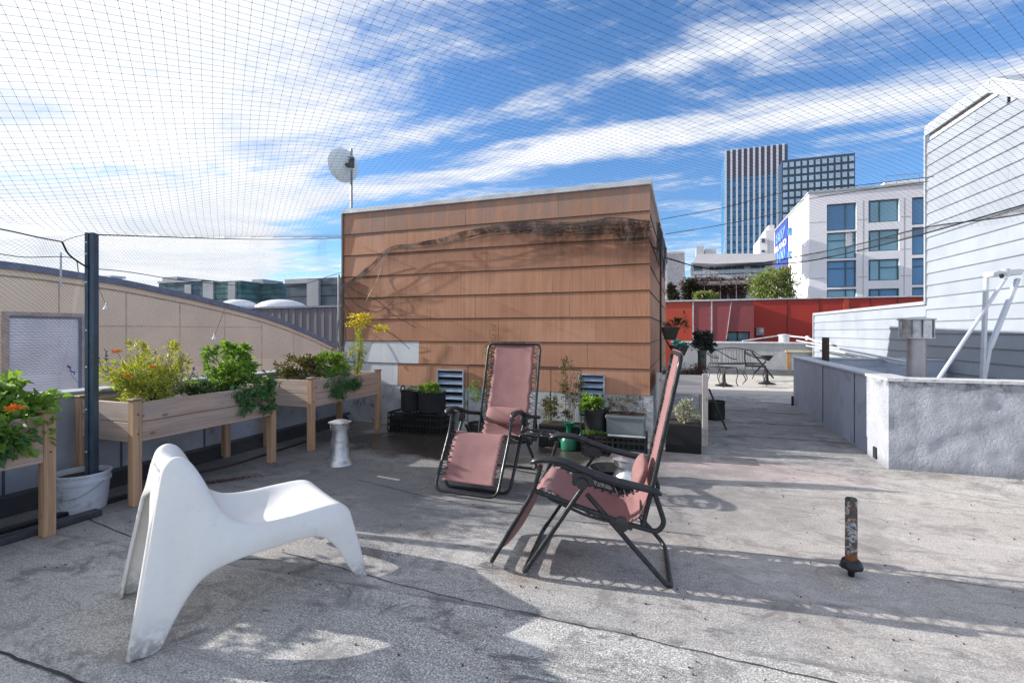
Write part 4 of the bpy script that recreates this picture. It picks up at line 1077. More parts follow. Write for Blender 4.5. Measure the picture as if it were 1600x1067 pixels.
# ---- rusty pipe stub
q = gp(1330,905); t = thing('vent_pipe', 'short peeling rusty vent pipe standing alone on the sunlit roof with a tarred foot', 'pipe', q)
def mat_rustpipe():
    m = NT('peeling_painted_pipe'); v = m.coords('Object'); z = m.sep(v)[2]; n = m.noise(v, 22, 6, .7, .5); n2 = m.noise(v, 60, 4, .6)
    c = m.mix(m.ramp(n, .47, .56), (.055,.065,.065), (.36,.39,.40)); c = m.mix(m.ramp(n2, .50, .60), c, (.17,.065,.03))
    low = m.ramp(m.math('ADD', z, m.math('MULTIPLY', n, .05)), .165, .145); c = m.mix(low, c, m.mix(n2, (.34,.10,.03), (.14,.05,.02)))
    top = m.ramp(z, .40, .408); c = m.mix(top, c, (.05,.055,.04)); m.principled(c, .7, .1, bump=n, bstr=.5, bdist=.003); return m.m
g = MB(); g.lathe([(.0265,.05),(.0265,.405),(.024,.41),(.021,.405),(.021,.2)], q, 20); g.build('pipe', mat_rustpipe(), t, smooth=True)
g = MB(); rws = []
for r_, z in ((.030,.105),(.040,.098),(.047,.08),(.052,.065),(.045,.058),(.018,.052),(.012,.0)):
    rws.append([q+Vector((math.cos(k*PI/9)*r_*(1+.12*noise.noise(Vector((k*.9,z*20,0)))), math.sin(k*PI/9)*r_, z+.008*noise.noise(Vector((k*1.3,2,0))))) for k in range(18)])
g.grid(rws, closed=True); g.build('tar_collar', M('tar', (.012,.013,.016), .4, bump=.4), t, smooth='all')
g = MB(); g.lathe([(.17,-.004),(.13,.005),(.08,.013),(.03,.018)], q, 30); g.build('patch_mound', (DECK), t, smooth='all')

# ---- galvanised roof vents
def roofvent(q, label, r0, r1, zb, zc, rc, flare=1.0):
    t = thing('roof_vent', label, 'vent', q)
    g = MB(); g.lathe([(r0*1.25,.0),(r0*1.2,.012),(r0,.05),(r0*.96,.06),(r1,zb),(r1,zc-.02)], q, 26); g.build('cone', GALV, t, smooth=True)
    g = MB(); g.lathe([(rc*.8,zc-.035),(rc*.82,zc+.02),(rc*1.0,zc+.028),(rc,zc+.036),(rc*.5,zc+.052),(.005,zc+.056)], q, 26); g.build('cap', GALV, t, smooth=True)
    return t
q = gp(531,724); roofvent(q, 'galvanised cone roof vent standing in front of the far cedar planter', .105, .068, .28, .36, .105)
q = gp(985,748); roofvent(q, 'squat white capped roof vent half hidden behind the side-on reclining chair', .135, .10, .10, .155, .17)
q = gp(950,738); t = one('plant_saucer', MB().lathe([(.10,.0),(.155,.045),(.16,.05),(.15,.048),(.10,.012),(.01,.01)], q, 26), BLACK, 'black plastic plant saucer on the roof beside the squat vent', 'saucer', smooth=True)

# ---- cedar planters
def planter(name_label, x0, x1, y0, y1, ztop=.755, zb=.455):
    t = thing('raised_planter', name_label, 'planter', ((x0+x1)/2,(y0+y1)/2,0), group='raised cedar planters along the left parapet')
    lw = .062
    for (x, y) in ((x0,y0),(x1-lw,y0),(x0,y1-lw),(x1-lw,y1-lw)):
        g = MB(); g.mm((x,y,0),(x+lw,y+lw,ztop-.002),.004); leg = g.build('leg', WOODL, t)
        g = MB(); g.mm((x-.008,y-.008,ztop-.001),(x+lw+.008,y+lw+.008,ztop+.014),.005); g.build('post_cap', wood('post_cap_wood', (.34,.26,.20), 0, grey=(.17,.12,.09)), leg)
    hgt = (ztop-.012-zb)/2
    for k in range(2):
        za = zb+k*hgt; zc = za+hgt-.004
        for xx in (x0+.012, x1-.012-.02):
            g = MB(); g.mm((xx,y0+lw-.01,za),(xx+.02,y1-lw+.01,zc),.003); g.build('side_board', WOODP, t)
        for yy in (y0+.012, y1-.012-.02):
            g = MB(); g.mm((x0+lw-.01,yy,za),(x1-lw+.01,yy+.02,zc),.003); g.build('end_board', WOODE, t)
    g = MB(); g.mm((x0+.03,y0+.03,zb+.02),(x1-.03,y1-.03,zb+.035)); g.build('base_board', WOODP, t)
    g = MB(); rws = []
    for i in range(15):
        rws.append([Vector((x0+.032+(x1-x0-.064)*j/9, y0+.032+(y1-y0-.064)*i/14, ztop-.055+.022*noise.noise(Vector((j*.8,i*.8,x0))))) for j in range(10)])
    g.grid(rws); g.build('soil', SOIL, t, smooth='all')
    g = MB()
    for (x, y) in ((x1+.001,y0+lw/2),(x1+.001,y1-lw/2)):
        for z in (zb+.06, zb+.20): g.lathe([(.006,0),(.006,.002),(.001,.003)], (x,y,z), 8, m=Matrix.Rotation(R(90),4,'Y'))
    g.build('screw_heads', M('screw_metal', (.10,.10,.10), .4, .8), t)
    return t
PX0, PX1 = -4.34, -3.665
planter('raised cedar planter nearest the camera at the left edge with an orange bloom', PX0, PX1+.01, .62, 1.90)
planter('raised cedar planter in the middle of the row behind the metal post and bucket', PX0, PX1-.03, 2.37, 3.66)
planter('raised cedar planter furthest back, against the brown shed, fern foliage over its front', PX0+.02, PX1+.0, 4.09, 5.33)

# ---- plants
LG = leafmat('bright_leaf', (.20,.36,.06), (.10,.22,.04), (.28,.42,.08), .45)
LY = leafmat('yellow_green_leaf', (.42,.46,.07), (.26,.34,.055), (.52,.50,.10), .45)
LB_ = leafmat('blue_green_leaf', (.10,.24,.09), (.06,.15,.06), (.14,.30,.11), .4)
LD = leafmat('deep_leaf', (.03,.075,.025), (.02,.05,.018), (.055,.10,.03), .25)
LO_ = leafmat('olive_leaf', (.15,.16,.05), (.10,.12,.04), (.19,.13,.06), .3)
LS = leafmat('silver_leaf', (.42,.44,.32), (.30,.33,.24), (.50,.47,.36), .2)
LDRY = leafmat('dry_leaf', (.30,.20,.09), (.42,.28,.10), (.20,.15,.07), .3)
STEM = M('green_stem', (.12,.17,.05), .7, bump=0); STEMD = M('dry_stem', (.16,.12,.08), .8, bump=0)
FOR = M('orange_petal', (.88,.27,.015), .6, var=.2, bump=0); FYE = M('yellow_petal', (.85,.70,.06), .6, var=.2, bump=0); FPU = M('purple_petal', (.22,.13,.42), .6, var=.3, bump=0)
def flower(mb, p, r, n=11, up=Vector((0,0,1))):
    for ring, rr, tl in ((0,1,.15),(1,.68,.5)):
        for k in range(n):
            a = 2*PI*(k+.5*ring)/n; d = Vector((math.cos(a),math.sin(a),tl)); mb.leaf(p+Vector((0,0,.002*ring)), d, Vector((0,0,1)), r*rr, r*.42, bend=.1)
    mb.lathe([(r*.25,0),(r*.22,r*.16),(.001,r*.2)], p, 8)
def stems(mb, base, tips, r=.003, bow=.04):
    for e in tips:
        b = base+Vector((random.uniform(-.03,.03),random.uniform(-.03,.03),0)); m_ = (b+e)/2+rv(bow)
        mb.tube(smooth_path([b,m_,e],4), r, 5, r2=r*.5)
def plant(name, label, cat, base, blobs, lm_, L, W, nstem=8, sm=STEM, flowers=(), fm=None, fr=.02, up=.3, droop=0, spikes=(), group=None, extra=None):
    base = Vector(base); t = thing(name, label, cat, base, group=group)
    g = MB(); tips = []
    for (c, rad, n) in blobs:
        for _ in range(max(2, int(nstem*n/600)+2)):
            v = rv(.8); tips.append(Vector(c)+Vector((v.x*rad[0],v.y*rad[1],v.z*rad[2])))
    stems(g, base, tips + [Vector(f) for f in flowers]); g.build('stems', sm, t)
    g = MB()
    for (c, rad, n) in blobs: foliage(g, c, rad, n, L, W, up=up, droop=droop, clumps=max(5,n//38)); foliage(g, c, (rad[0]*.8,rad[1]*.8,rad[2]*.75), n//5, L, W, up=up, droop=droop)
    g.build('leaves', lm_, t, recalc=False)
    for f in flowers:
        g = MB(); flower(g, Vector(f), fr*.8); foliage(g, Vector(f), (fr*1.15,fr*1.15,fr*.42), 60, fr*.55, fr*.4, up=.5); g.build('flower', fm, t, recalc=False)
    for (b, e, fl) in spikes:
        g = MB(); b = Vector(b); e = Vector(e)
        g.tube(smooth_path([b,(b+e)/2+rv(.02),e],4), .002, 4)
        for k in range(fl): 
            p = b.lerp(e, random.uniform(.68,1.02)); g.leaf(p, rv()+Vector((0,0,.4)), rv(), .016, .012)
        g.build('flower_spike', FPU if fm is not FYE else fm, t, recalc=False)
    return t
S = .70
# near planter: broad leaves and trailing stems
plant('nasturtium', 'broad leaved green plant with one orange bloom at the far left edge', 'plant', (-4.0,1.2,S), [((-3.9,1.25,.82),(.26,.30,.09),260),((-3.72,1.05,.72),(.10,.25,.12),150)], LG, .055, .05, flowers=[at(22,638,2.75)], fm=FOR, fr=.035)
plant('nasturtium', 'broad leaved green plant trailing over the near end of the left edge planter', 'plant', (-4.0,1.65,S), [((-3.88,1.72,.82),(.25,.22,.10),420),((-3.64,1.74,.70),(.07,.20,.14),210),((-3.9,1.80,.93),(.09,.07,.06),70)], LG, .055, .048, nstem=10)
plant('trailing_plant', 'dark leafy stems hanging down the front of the left edge planter', 'plant', (-3.70,1.42,S), [((-3.625,1.58,.62),(.04,.20,.10),130),((-3.61,1.50,.53),(.04,.12,.07),60)], LB_, .05, .035, droop=.7)
# middle planter
fl1 = [at(182,549,3.52), at(200,588,3.42), at(238,574,3.7)]
plant('marigold_bush', 'tall yellow green marigold bush with orange blooms beside the metal post', 'plant', (-4.0,2.72,S), [((-4.03,2.64,.92),(.21,.22,.16),950),((-3.98,2.84,.88),(.18,.15,.14),480),((-3.9,2.60,.80),(.18,.18,.09),500),((-4.05,2.62,1.10),(.05,.05,.09),60),((-4.0,2.85,1.08),(.04,.04,.10),50),((-3.95,2.95,1.00),(.03,.03,.10),40),((-4.05,2.92,1.10),(.03,.03,.07),40)], LY, .046, .013, nstem=16, flowers=fl1, fm=FOR, fr=.024, up=.6,
      spikes=[(at(175,600,3.6),at(150,553,3.55),22),(at(140,610,3.5),at(106,572,3.5),30),(at(170,600,3.6),at(165,548,3.6),14)])
plant('lavender', 'thin purple flowered sprig standing dark between the marigold and the pea vine', 'plant', (-4.02,3.12,S), [((-4.0,3.12,.80),(.13,.10,.08),260)], LB_, .03, .006, up=.8, spikes=[(at(283,610,4.05),at(285,556,4.1),18),(at(300,610,4.1),at(303,575,4.1),10),(at(270,605,4.05),at(262,548,4.1),12),(at(278,605,4.05),at(240,545,4.0),8)])
plant('low_herb', 'low dark green herb filling the soil in the middle of the centre planter', 'plant', (-3.85,3.05,S), [((-3.86,3.08,.765),(.14,.24,.05),650)], LD, .028, .016)
plant('pea_vine', 'bright green leafy vine piled at the far end of the centre planter', 'plant', (-3.98,3.42,S), [((-3.95,3.38,.85),(.22,.24,.12),560),((-4.0,3.50,.98),(.11,.11,.10),190),((-4.02,3.22,1.0),(.05,.05,.15),80),((-3.98,3.36,1.08),(.05,.05,.10),70),((-3.92,3.52,1.02),(.05,.05,.10),70)], LG, .055, .045, nstem=16, spikes=[])
plant('trailing_vine', 'green vine spilling over the front board at the far end of the centre planter', 'plant', (-3.75,3.45,S), [((-3.68,3.40,.75),(.07,.24,.09),260),((-3.655,3.38,.64),(.05,.20,.11),200),((-3.65,3.52,.52),(.04,.08,.06),70)], LB_, .045, .030, droop=.5)
# far planter
plant('geranium', 'bushy olive and red tinged plant at the near end of the far planter', 'plant', (-4.05,4.35,S), [((-4.05,4.32,.86),(.20,.20,.12),650),((-3.95,4.55,.86),(.16,.18,.11),300)], LO_, .045, .032)
plant('tall_herb', 'upright bright green herb in the middle of the far planter', 'plant', (-3.9,4.62,S), [((-3.88,4.60,.86),(.14,.16,.14),560),((-3.92,4.85,.86),(.13,.15,.13),360)], LG, .06, .013, up=.7)
plant('fern', 'dark feathery fern hanging over the front of the far planter', 'plant', (-3.72,4.62,S), [((-3.66,4.50,.68),(.08,.22,.11),620),((-3.63,4.45,.58),(.05,.14,.08),260),((-3.66,4.80,.66),(.06,.16,.08),300)], LB_, .045, .010, droop=.6)
yf = [at(557,496,5.6), at(573,497,5.65), at(552,508,5.55), at(595,514,5.7), at(565,507,5.6)]
plant('yellow_daisy', 'tall leggy plant with yellow daisy blooms in front of the white patch boards', 'plant', (-3.88,5.12,S), [((-3.86,5.12,.90),(.10,.09,.18),200),((-3.88,5.14,1.14),(.06,.06,.18),110),((-3.78,5.10,1.05),(.08,.05,.10),60)], LY, .05, .014, nstem=10, flowers=yf, fm=FYE, fr=.075)
plant('dry_aster', 'spindly grey purple dried aster at the shed end of the far planter', 'plant', (-4.1,5.1,S), [((-4.1,5.05,.92),(.16,.16,.14),260)], leafmat('aster_grey', (.28,.25,.30), (.36,.32,.38), (.20,.18,.16), .2), .022, .010, nstem=16, sm=STEMD, spikes=[(Vector((-4.1,5.1,.72)),Vector((-4.15,5.15,1.05)),12),(Vector((-4.05,5.1,.72)),Vector((-4.0,5.15,1.08)),10)])

# ---- bucket with metal post
q = Vector((-4.02,2.235,0)); t = thing('bucket', 'white plastic bucket with a wire handle holding soil around the metal post', 'bucket', q)
BK = M('bucket_plastic', (.62,.66,.72), .45, var=.12, scale=5, bump=.08, dirt=(.30,.30,.30))
g = MB(); g.lathe([(.135,.0),(.14,.004),(.158,.19),(.166,.195),(.168,.215),(.160,.22),(.162,.245),(.170,.25),(.170,.262),(.160,.264),(.156,.24),(.15,.2)], q, 36); g.build('body', BK, t, smooth=True)
g = MB(); g.lathe([(.156,.225),(.10,.232),(.01,.24)], q, 24); g.build('soil', SOIL, t, smooth='all')
g = MB(); a0 = R(-62)
hp = [q+Vector((math.cos(a0-R(75)+R(150)*k/16)*.175, math.sin(a0-R(75)+R(150)*k/16)*.175, .205-.095*math.sin(PI*k/16))) for k in range(17)]
g.tube(hp, .003, 6); g.build('handle', M('wire_grey', (.35,.37,.40), .4, .6), t)
pz = 1.95; pp = Vector((-3.985,2.275,0)); t = thing('metal_post', 'tall blue grey perforated metal post planted in the white bucket', 'post', pp+Vector((0,0,.2)), YAW+R(12))
PM = M('blue_grey_post_paint', (.075,.115,.16), .5, .25, var=.25, scale=8, bump=.08)
g = MB(); w_ = .030
poly = [(-w_,-w_*.7),(-w_*.35,-w_*.7),(-w_*.35,-w_*.35),(w_*.3,-w_*.35),(w_*.3,-w_),(w_,-w_),(w_,w_),(-w_,w_)]
g.prism(poly, 0.0, pz-.2)
g.build('channel', PM, t, local=True)
g = MB()
for z in (1.68,1.60,1.40,1.06,.80,.5,.2): g.lathe([(.0065,0),(.0065,.002),(.001,.0025)], (-.020,-w_*.7-.0005,z), 10, m=Matrix.Rotation(R(90),4,'X'))
g.build('bolt_hole', M('hole_light', (.62,.68,.75), .5), t, local=True)
# ---- edging bars and hose along the parapet
g = MB(); g.beam((-3.80,1.22,.022),(-3.77,2.20,.022),.075,.04,bev=.006); one('edging_bar', g, M('dark_rubber_bar', (.05,.055,.065), .55, var=.4, scale=12), 'dark rubber edging bar on the roof under the left edge planter', 'bar')
g = MB(); g.beam((-4.02,1.0,.015),(-3.95,2.5,.015),.05,.03,bev=.005); one('edging_bar', g, BLACK, 'black edging bar lying nearer the parapet behind the first one', 'bar')
g = MB(); g.tube(smooth_path([gp(228,752),gp(300,742),gp(360,728),gp(430,706),gp(480,690)],6), .018, 8); one('drain_hose', g, BLACK, 'black hose lying under the middle planter', 'hose', smooth=True)
g = MB(); g.beam(gp(590,745)+Vector((0,0,.006)), gp(624,751)+Vector((0,0,.006)), .02, .008); one('paint_stirrer', g, M('pale_stick', (.70,.68,.63)), 'short pale wooden stick lying on the damp roof', 'stick')
# leaf litter under the middle planter
g = MB()
for _ in range(420):
    x = random.gauss(0,.16); y = random.gauss(0,.05); q = gp(345,752)+Vector((x*.7,x*.8+y,.004)); g.leaf(q, Vector((random.uniform(-1,1),random.uniform(-1,1),.12)), Vector((0,0,1)), .018, .010, bend=0)
for _ in range(260):
    q = gp(random.uniform(430,760), random.uniform(668,735)); q.z = .004; g.leaf(q, Vector((random.uniform(-1,1),random.uniform(-1,1),.15)), Vector((0,0,1)), .02, .010, bend=0)
for _ in range(900):
    xx = random.uniform(-3.6,3.6); yy = random.uniform(.6,5.2)
    if random.random() < .55: d = .0022+.003*random.random(); bmesh.ops.create_icosphere(g.bm, subdivisions=1, radius=d, matrix=Matrix.Translation((xx,yy,d*.6)))
    elif random.random() < .5: g.leaf(Vector((xx,yy,.004)), Vector((random.uniform(-1,1),random.uniform(-1,1),.12)), Vector((0,0,1)), random.uniform(.008,.022), .007, bend=0)
one('leaf_litter', g, G_BROWN, 'scattered dark dead leaves on the damp roof', 'litter', kind='stuff', recalc=False)
# ================================================================ POTS AND THINGS BY THE SHED
def crate(label, c, d, rz=0.0, grp='black plastic crates along the shed'):
    t = thing('crate', label, 'crate', c, rz, group=grp); g = MB(); w2, d2, h = d[0]/2, d[1]/2, d[2]
    for z in (.0, h*.34, h*.66, h-.02):
        for s in (-1,1):
            g.mm((-w2,s*d2-.006,z),(w2,s*d2+.006,z+.02)); g.mm((s*w2-.006,-d2+.006,z),(s*w2+.006,d2-.006,z+.02))
    n = max(3,int(d[0]/.045))
    for i in range(n+1):
        x = -w2+d[0]*i/n
        for s in (-1,1): g.mm((x-.005,s*d2-.004,.02),(x+.005,s*d2+.004,h-.02))
    m_ = max(3,int(d[1]/.045))
    for i in range(m_+1):
        y = -d2+d[1]*i/m_
        for s in (-1,1): g.mm((s*w2-.004,y-.005,.02),(s*w2+.004,y+.005,h-.02))
    g.build('lattice_sides', BLACK, t, local=True)
    g = MB(); g.mm((-w2+.005,-d2+.005,.005),(w2-.005,d2-.005,.012)); g.mm((-w2+.02,-d2+.02,.012),(w2-.02,d2-.02,h*.8)); g.build('floor', M('crate_inside', (.012,.012,.013), .8, bump=.2), t, local=True)
    return t
def felt_pot(label, c, r, h, grp, rr=1.05, mat=FELT, handle=False):
    t = thing('fabric_pot' if mat is FELT else 'plant_pot', label, 'pot', c, group=grp); g = MB(); rows = []
    for f, k in ((0,.93),(.04,1),(.4,1.03),(.8,1.0),(.97,rr),(1.0,rr),(1.0,rr-.06),(.85,rr-.1)):
        rows.append([Vector((math.cos(a*PI/14)*r*k*(1+.03*noise.noise(Vector((a*.6,f*2,c[0]*9)))), math.sin(a*PI/14)*r*k, f*h+.008*noise.noise(Vector((a*.7,3,c[1]))))) for a in range(28)])
    vs = g.grid(rows, closed=True); g.bm.faces.new(vs[0]); g.build('pot_wall', mat, t, local=True, smooth=True)
    g = MB(); g.lathe([(r*.97,h*.88),(r*.5,h*.9),(.01,h*.91)], (0,0,0), 20); g.build('soil', SOIL, t, local=True, smooth='all')
    if handle:
        g = MB(); g.tube([Vector((-r*.98+.0*k, .05*math.cos(k*PI/8), h*.93+.075*math.sin(k*PI/8))) for k in range(9)], .009, 6); g.build('handle', FELT, t, local=True)
    return t
YC = YS-.30
xm = lambda px, Y=YC: onY(px, Y)[0]
# left stack
xl0, xl1 = xm(618,5.40), xm(697,5.40)
crate('black crate nearest the far planter, under the pair of felt pots', ((xl0+xl1)/2-.16,5.40,0), (abs(xl1-xl0)/2+.03,.36,.25))
crate('black crate under the right felt pot of the pair, left of the pink chair', ((xl0+xl1)/2+.20,5.40,0), (abs(xl1-xl0)/2+.0,.36,.25))
felt_pot('black felt pot with a loop handle, left one of the pair on the crates', (xl0+.24,5.40,.255), .135, .25, 'black felt pots', handle=True)
felt_pot('wider black felt pot with bright leaves, right one of the pair on the crates', (xl0+.54,5.38,.255), .165, .25, 'black felt pots')
plant('sprouting_greens', 'bright green leafy sprouts in the wider felt pot left of the pink chair', 'plant', (xl0+.54,5.38,.47), [((xl0+.52,5.36,.545),(.14,.12,.06),330)], LG, .045, .028)
plant('dry_herb', 'grey spindly herb in the looped felt pot', 'plant', (xl0+.24,5.40,.47), [((xl0+.27,5.38,.53),(.10,.10,.04),180)], LS, .03, .012, sm=STEMD)
# pot behind the front-facing chair
q = gp(750,694); felt_pot('square-ish black plastic pot seen through the arm of the front-facing pink chair', (q.x,q.y,0), .13, .24, 'black plastic pots', mat=BLACK)
q = gp(697,700)
# wire trellises
def trellis(label, x0, x1, y, h, nx=2):
    t = thing('wire_trellis', label, 'trellis', ((x0+x1)/2,y,0), group='wire trellis frames'); g = MB()
    g.tube(rpath([(x0,y,0),(x0,y,h),(x1,y,h),(x1,y,0)],.02), .005, 6)
    for i in range(1,nx+1): x = x0+(x1-x0)*i/(nx+1); g.tube([(x,y,0),(x,y,h)], .004, 5)
    g.build('frame', BLACK, t)
    g = MB(); g.tube([(x0,y,h*.5),(x1,y,h*.5)], .003, 5); g.build('crossbar', BLACK, t); return t
z1 = zat(570,onY(740,5.55)[1])
trellis('black wire trellis frame behind the left side of the pink chair', xm(731,5.55), xm(790,5.55), 5.55, z1, 1)
trellis('black wire trellis frame behind the right side of the pink chair, before the second vent', xm(838,5.55), xm(908,5.55), 5.55, zat(577,onY(870,5.55)[1]), 2)
x = xm(770,5.5); plant('climbing_plant', 'sparse yellowing climber rising up the shed wall behind the pink chair', 'plant', (x,5.5,.2), [((x,5.5,.62),(.10,.06,.35),170),((x+.0,5.5,1.05),(.07,.05,.28),90),((xm(757,5.5),5.5,.95),(.03,.03,.2),40)], LDRY, .035, .016, nstem=14, sm=STEMD)
x = xm(788,5.5); plant('climbing_plant', 'green sprigs at the foot of the left trellis', 'plant', (xm(722,5.5),5.5,.2), [((xm(745,5.5),5.5,.55),(.10,.05,.16),110)], LG, .035, .015, nstem=10)
x = xm(893,5.45); plant('climbing_plant', 'sparse green climber on the right trellis covering part of the second vent', 'plant', (x,5.45,.2), [((x,5.45,.68),(.13,.06,.24),330),((x-.05,5.45,.92),(.07,.04,.08),60)], LO_, .035, .018, nstem=14, sm=STEMD)
# trough with marigolds
xa_, xb_ = xm(846,5.25), xm(914,5.25)
t = thing('ribbed_trough', 'long black ribbed trough with marigolds behind the green watering can', 'trough', ((xa_+xb_)/2,5.25,0)); g = MB(); g.mm((xa_,5.12,.0),(xb_,5.38,.24),.006)
for i in range(14): x = xa_+.01+(xb_-xa_-.03)*i/13; g.mm((x,5.108,.02),(x+.012,5.121,.22))
g.build('body', BLACK, t); g = MB(); g.mm((xa_+.02,5.14,.238),(xb_-.02,5.36,.245)); g.build('soil', SOIL, t)
x = xm(858,5.2); plant('marigold', 'small leggy marigold with a yellow bloom in the black trough', 'plant', (x,5.22,.24), [((x,5.22,.40),(.09,.07,.14),420),((xm(878,5.2),5.22,.32),(.10,.06,.06),150)], LO_, .035, .012, up=.6, flowers=[at(876,635,5.4)], fm=FYE, fr=.028)
# crates right with pot and grey box
xc0, xc1 = xm(914,5.1), xm(1010,5.1); mid = (xc0+xc1)/2
crate('black crate under the round black pot near the shed corner', ((xc0+mid)/2,5.1,0), (mid-xc0-.01,.36,.21))
crate('black crate under the grey box planter at the shed corner', ((xc1+mid)/2,5.1,0), (xc1-mid-.01,.36,.21))
felt_pot('round black pot with a leafy green lettuce on the right hand crates', (xm(932,5.1),5.1,.215), .125, .235, 'black plastic pots', mat=BLACK)
x = xm(928,5.1); plant('lettuce', 'bright yellow green lettuce leaves in the round black pot near the shed corner', 'plant', (x,5.1,.43), [((x,5.08,.50),(.13,.11,.06),230),((x-.07,5.06,.54),(.05,.05,.05),40)], LG, .06, .035)
xg0, xg1 = xm(950,5.05), xm(1007,5.05)
t = thing('box_planter', 'flat grey rectangular box planter on the crates at the shed corner', 'planter', ((xg0+xg1)/2,5.05,.215)); g = MB(); g.mm((xg0,4.95,.215),(xg1,5.20,.40),.005); g.mm((xg0-.012,4.94,.38),(xg1+.012,5.21,.41),.004); g.build('box', M('grey_plastic_box', (.16,.19,.20), .5, var=.15, scale=4), t)
g = MB(); g.mm((xg0+.01,4.96,.411),(xg1-.01,5.19,.416)); g.build('soil', SOIL, t)
x = (xg0+xg1)/2; plant('wispy_herb', 'wispy grey green seedlings in the grey box planter', 'plant', (x,5.07,.415), [((x-.08,5.07,.50),(.12,.09,.07),260),((x+.10,5.07,.49),(.09,.08,.09),120)], LO_, .035, .007, nstem=20, sm=STEMD, up=.8)
g = MB(); g.beam((xg0+.02,4.90,.222),(xg1+.02,4.90,.222),.03,.012); one('metal_strip', g, FLASH, 'thin metal strip lying across the crates under the grey box', 'strip')
# ground cover at crate front
g = MB(); x = xm(928,4.95); foliage(g,(x,4.93,.225),(.12,.03,.015),130,.022,.016); one('moss_plant', g, LG, 'tiny green creeping leaves at the foot of the round black pot', 'plant', recalc=False)
# green watering can
q = gp(889,702); t = thing('watering_can', 'emerald green plastic watering can with a flared top beside the trough', 'watering can', q)
GRN = M('emerald_plastic', (.012,.15,.09), .35, var=.15, bump=0)
g = MB(); g.lathe([(.075,0),(.085,.01),(.09,.10),(.06,.15),(.03,.17),(.028,.235),(.05,.265),(.062,.285),(.058,.288),(.026,.25)], q, 22); g.build('body', GRN, t, smooth=True)
g = MB(); g.tube(smooth_path([q+Vector((.06,.0,.13)),q+Vector((.13,-.02,.17)),q+Vector((.12,-.02,.25)),q+Vector((.03,0,.24))],5), .009, 6); g.build('handle', GRN, t, smooth=True)
g = MB(); g.tube([q+Vector((-.07,0,.05)),q+Vector((-.16,-.03,.20))], .012, 8, r2=.008); g.build('spout', GRN, t, smooth=True)

# ---- weathered planter beside the shed corner
t = thing('weathered_planter', 'weathered grey raised planter standing in the passage beside the shed corner', 'planter', (.0,6.3,0))
wx0, wx1, wy0, wy1 = -.30, .24, 5.72, 6.95
for (x,y) in ((wx0,wy0),(wx1-.06,wy0),(wx0,wy1-.06),(wx1-.06,wy1-.06)):
    g = MB(); g.mm((x,y,0),(x+.06,y+.06,.785),.004); g.build('leg', WOODG, t)
WG2 = wood('weathered_board', (.50,.48,.49), 0, grey=(.38,.37,.39))
g = MB(); g.mm((wx0+.06,wy0+.01,.56),(wx1-.06,wy0+.03,.77),.003); g.build('end_board', WG2, t)
g = MB(); g.mm((wx1-.03,wy0+.06,.56),(wx1-.01,wy1-.06,.77),.003); g.build('side_board', WG2, t)
g = MB(); g.mm((wx0+.01,wy0+.06,.56),(wx0+.03,wy1-.06,.77),.003); g.build('side_board', WG2, t)
g = MB(); g.mm((wx0+.03,wy0+.03,.70),(wx1-.03,wy1-.03,.73)); g.build('soil', SOIL, t)
plant('dead_stalks', 'thin dead stalks standing in the weathered planter', 'plant', (.0,6.1,.73), [((.05,6.1,.82),(.20,.25,.07),260)], G_BROWN, .04, .007, nstem=40, sm=STEMD, up=.8)
t = thing('black_box_planter', 'square black box planter below the weathered planter', 'planter', (.03,5.50,0)); g = MB(); g.mm((-.19,5.32,0),(.16,5.66,.29),.006); g.build('box', M('matt_black_box', (.009,.009,.011), .8, var=.3), t); g = MB(); g.mm((-.17,5.34,.291),(.14,5.64,.296)); g.build('soil', SOIL, t)
plant('succulent', 'pale knobbly succulent growing in the square black box', 'plant', (.02,5.45,.29), [((.02,5.43,.42),(.13,.10,.10),420)], LS, .035, .026, nstem=20, sm=M('pale_stem', (.45,.40,.30), bump=0))
# hanging pots on a dark pole
hx = onY(1041,5.95)[0]
t = thing('trellis_pole', 'dark slim pole fixed to the shed corner carrying two hanging pots', 'pole', (XS1+.10,5.98,0)); g = MB(); g.tube([(XS1+.10,5.98,.75),(XS1+.10,5.98,2.25)], .012, 8); g.tube([(XS1+.10,5.98,2.2),(XS1,5.98,2.25)], .008, 6); g.build('pole', BLACK, t)
def bowl(label, c, w0, w1, h, mat=BLACK, sq=True):
    t = thing('hanging_pot', label, 'pot', c, YAW); g = MB()
    a = [(-w0,-w0*.7,0),(w0,-w0*.7,0),(w0,w0*.7,0),(-w0,w0*.7,0)]; b = [(-w1,-w1*.7,h),(w1,-w1*.7,h),(w1,w1*.7,h),(-w1,w1*.7,h)]
    c2 = [(x*1.06,y*1.06,h) for x,y,_ in b]; d = [(x*1.06,y*1.06,h+.02) for x,y,_ in b]
    vs = g.grid([a,b,c2,d], closed=True); g.bm.faces.new(vs[0]); g.build('pot_wall', mat, t, local=True)
    g = MB(); g.mm((-w1*.98,-w1*.68,h-.01),(w1*.98,w1*.68,h+.002)); g.build('soil', SOIL, t, local=True); return t
q = at(1047,531,6.1); bowl('black tapered hanging pot, the upper of two at the shed corner', q, .055, .095, .14)
plant('hanging_plant', 'dark straggly plant in the upper hanging pot against the red panels', 'plant', q+Vector((0,0,.13)), [(q+Vector((.03,0,.20)),(.10,.08,.06),160),(q+Vector((.17,0,.20)),(.08,.05,.03),60),(at(1070,505,6.1),(.02,.02,.14),26)], LD, .04, .014, nstem=10, sm=STEMD)
q = at(1061,556,5.5); bowl('black tapered hanging pot with a teal liner, the lower of two at the shed corner', q, .05, .085, .10)
g = MB(); foliage(g, q+Vector((0,0,.12)), (.075,.05,.022), 60, .05, .045, up=.1); one('teal_liner', g, leafmat('teal_plastic', (.02,.30,.26), (.02,.22,.20), (.05,.38,.33), .1), 'crumpled teal plastic lining in the lower hanging pot', 'liner', recalc=False)
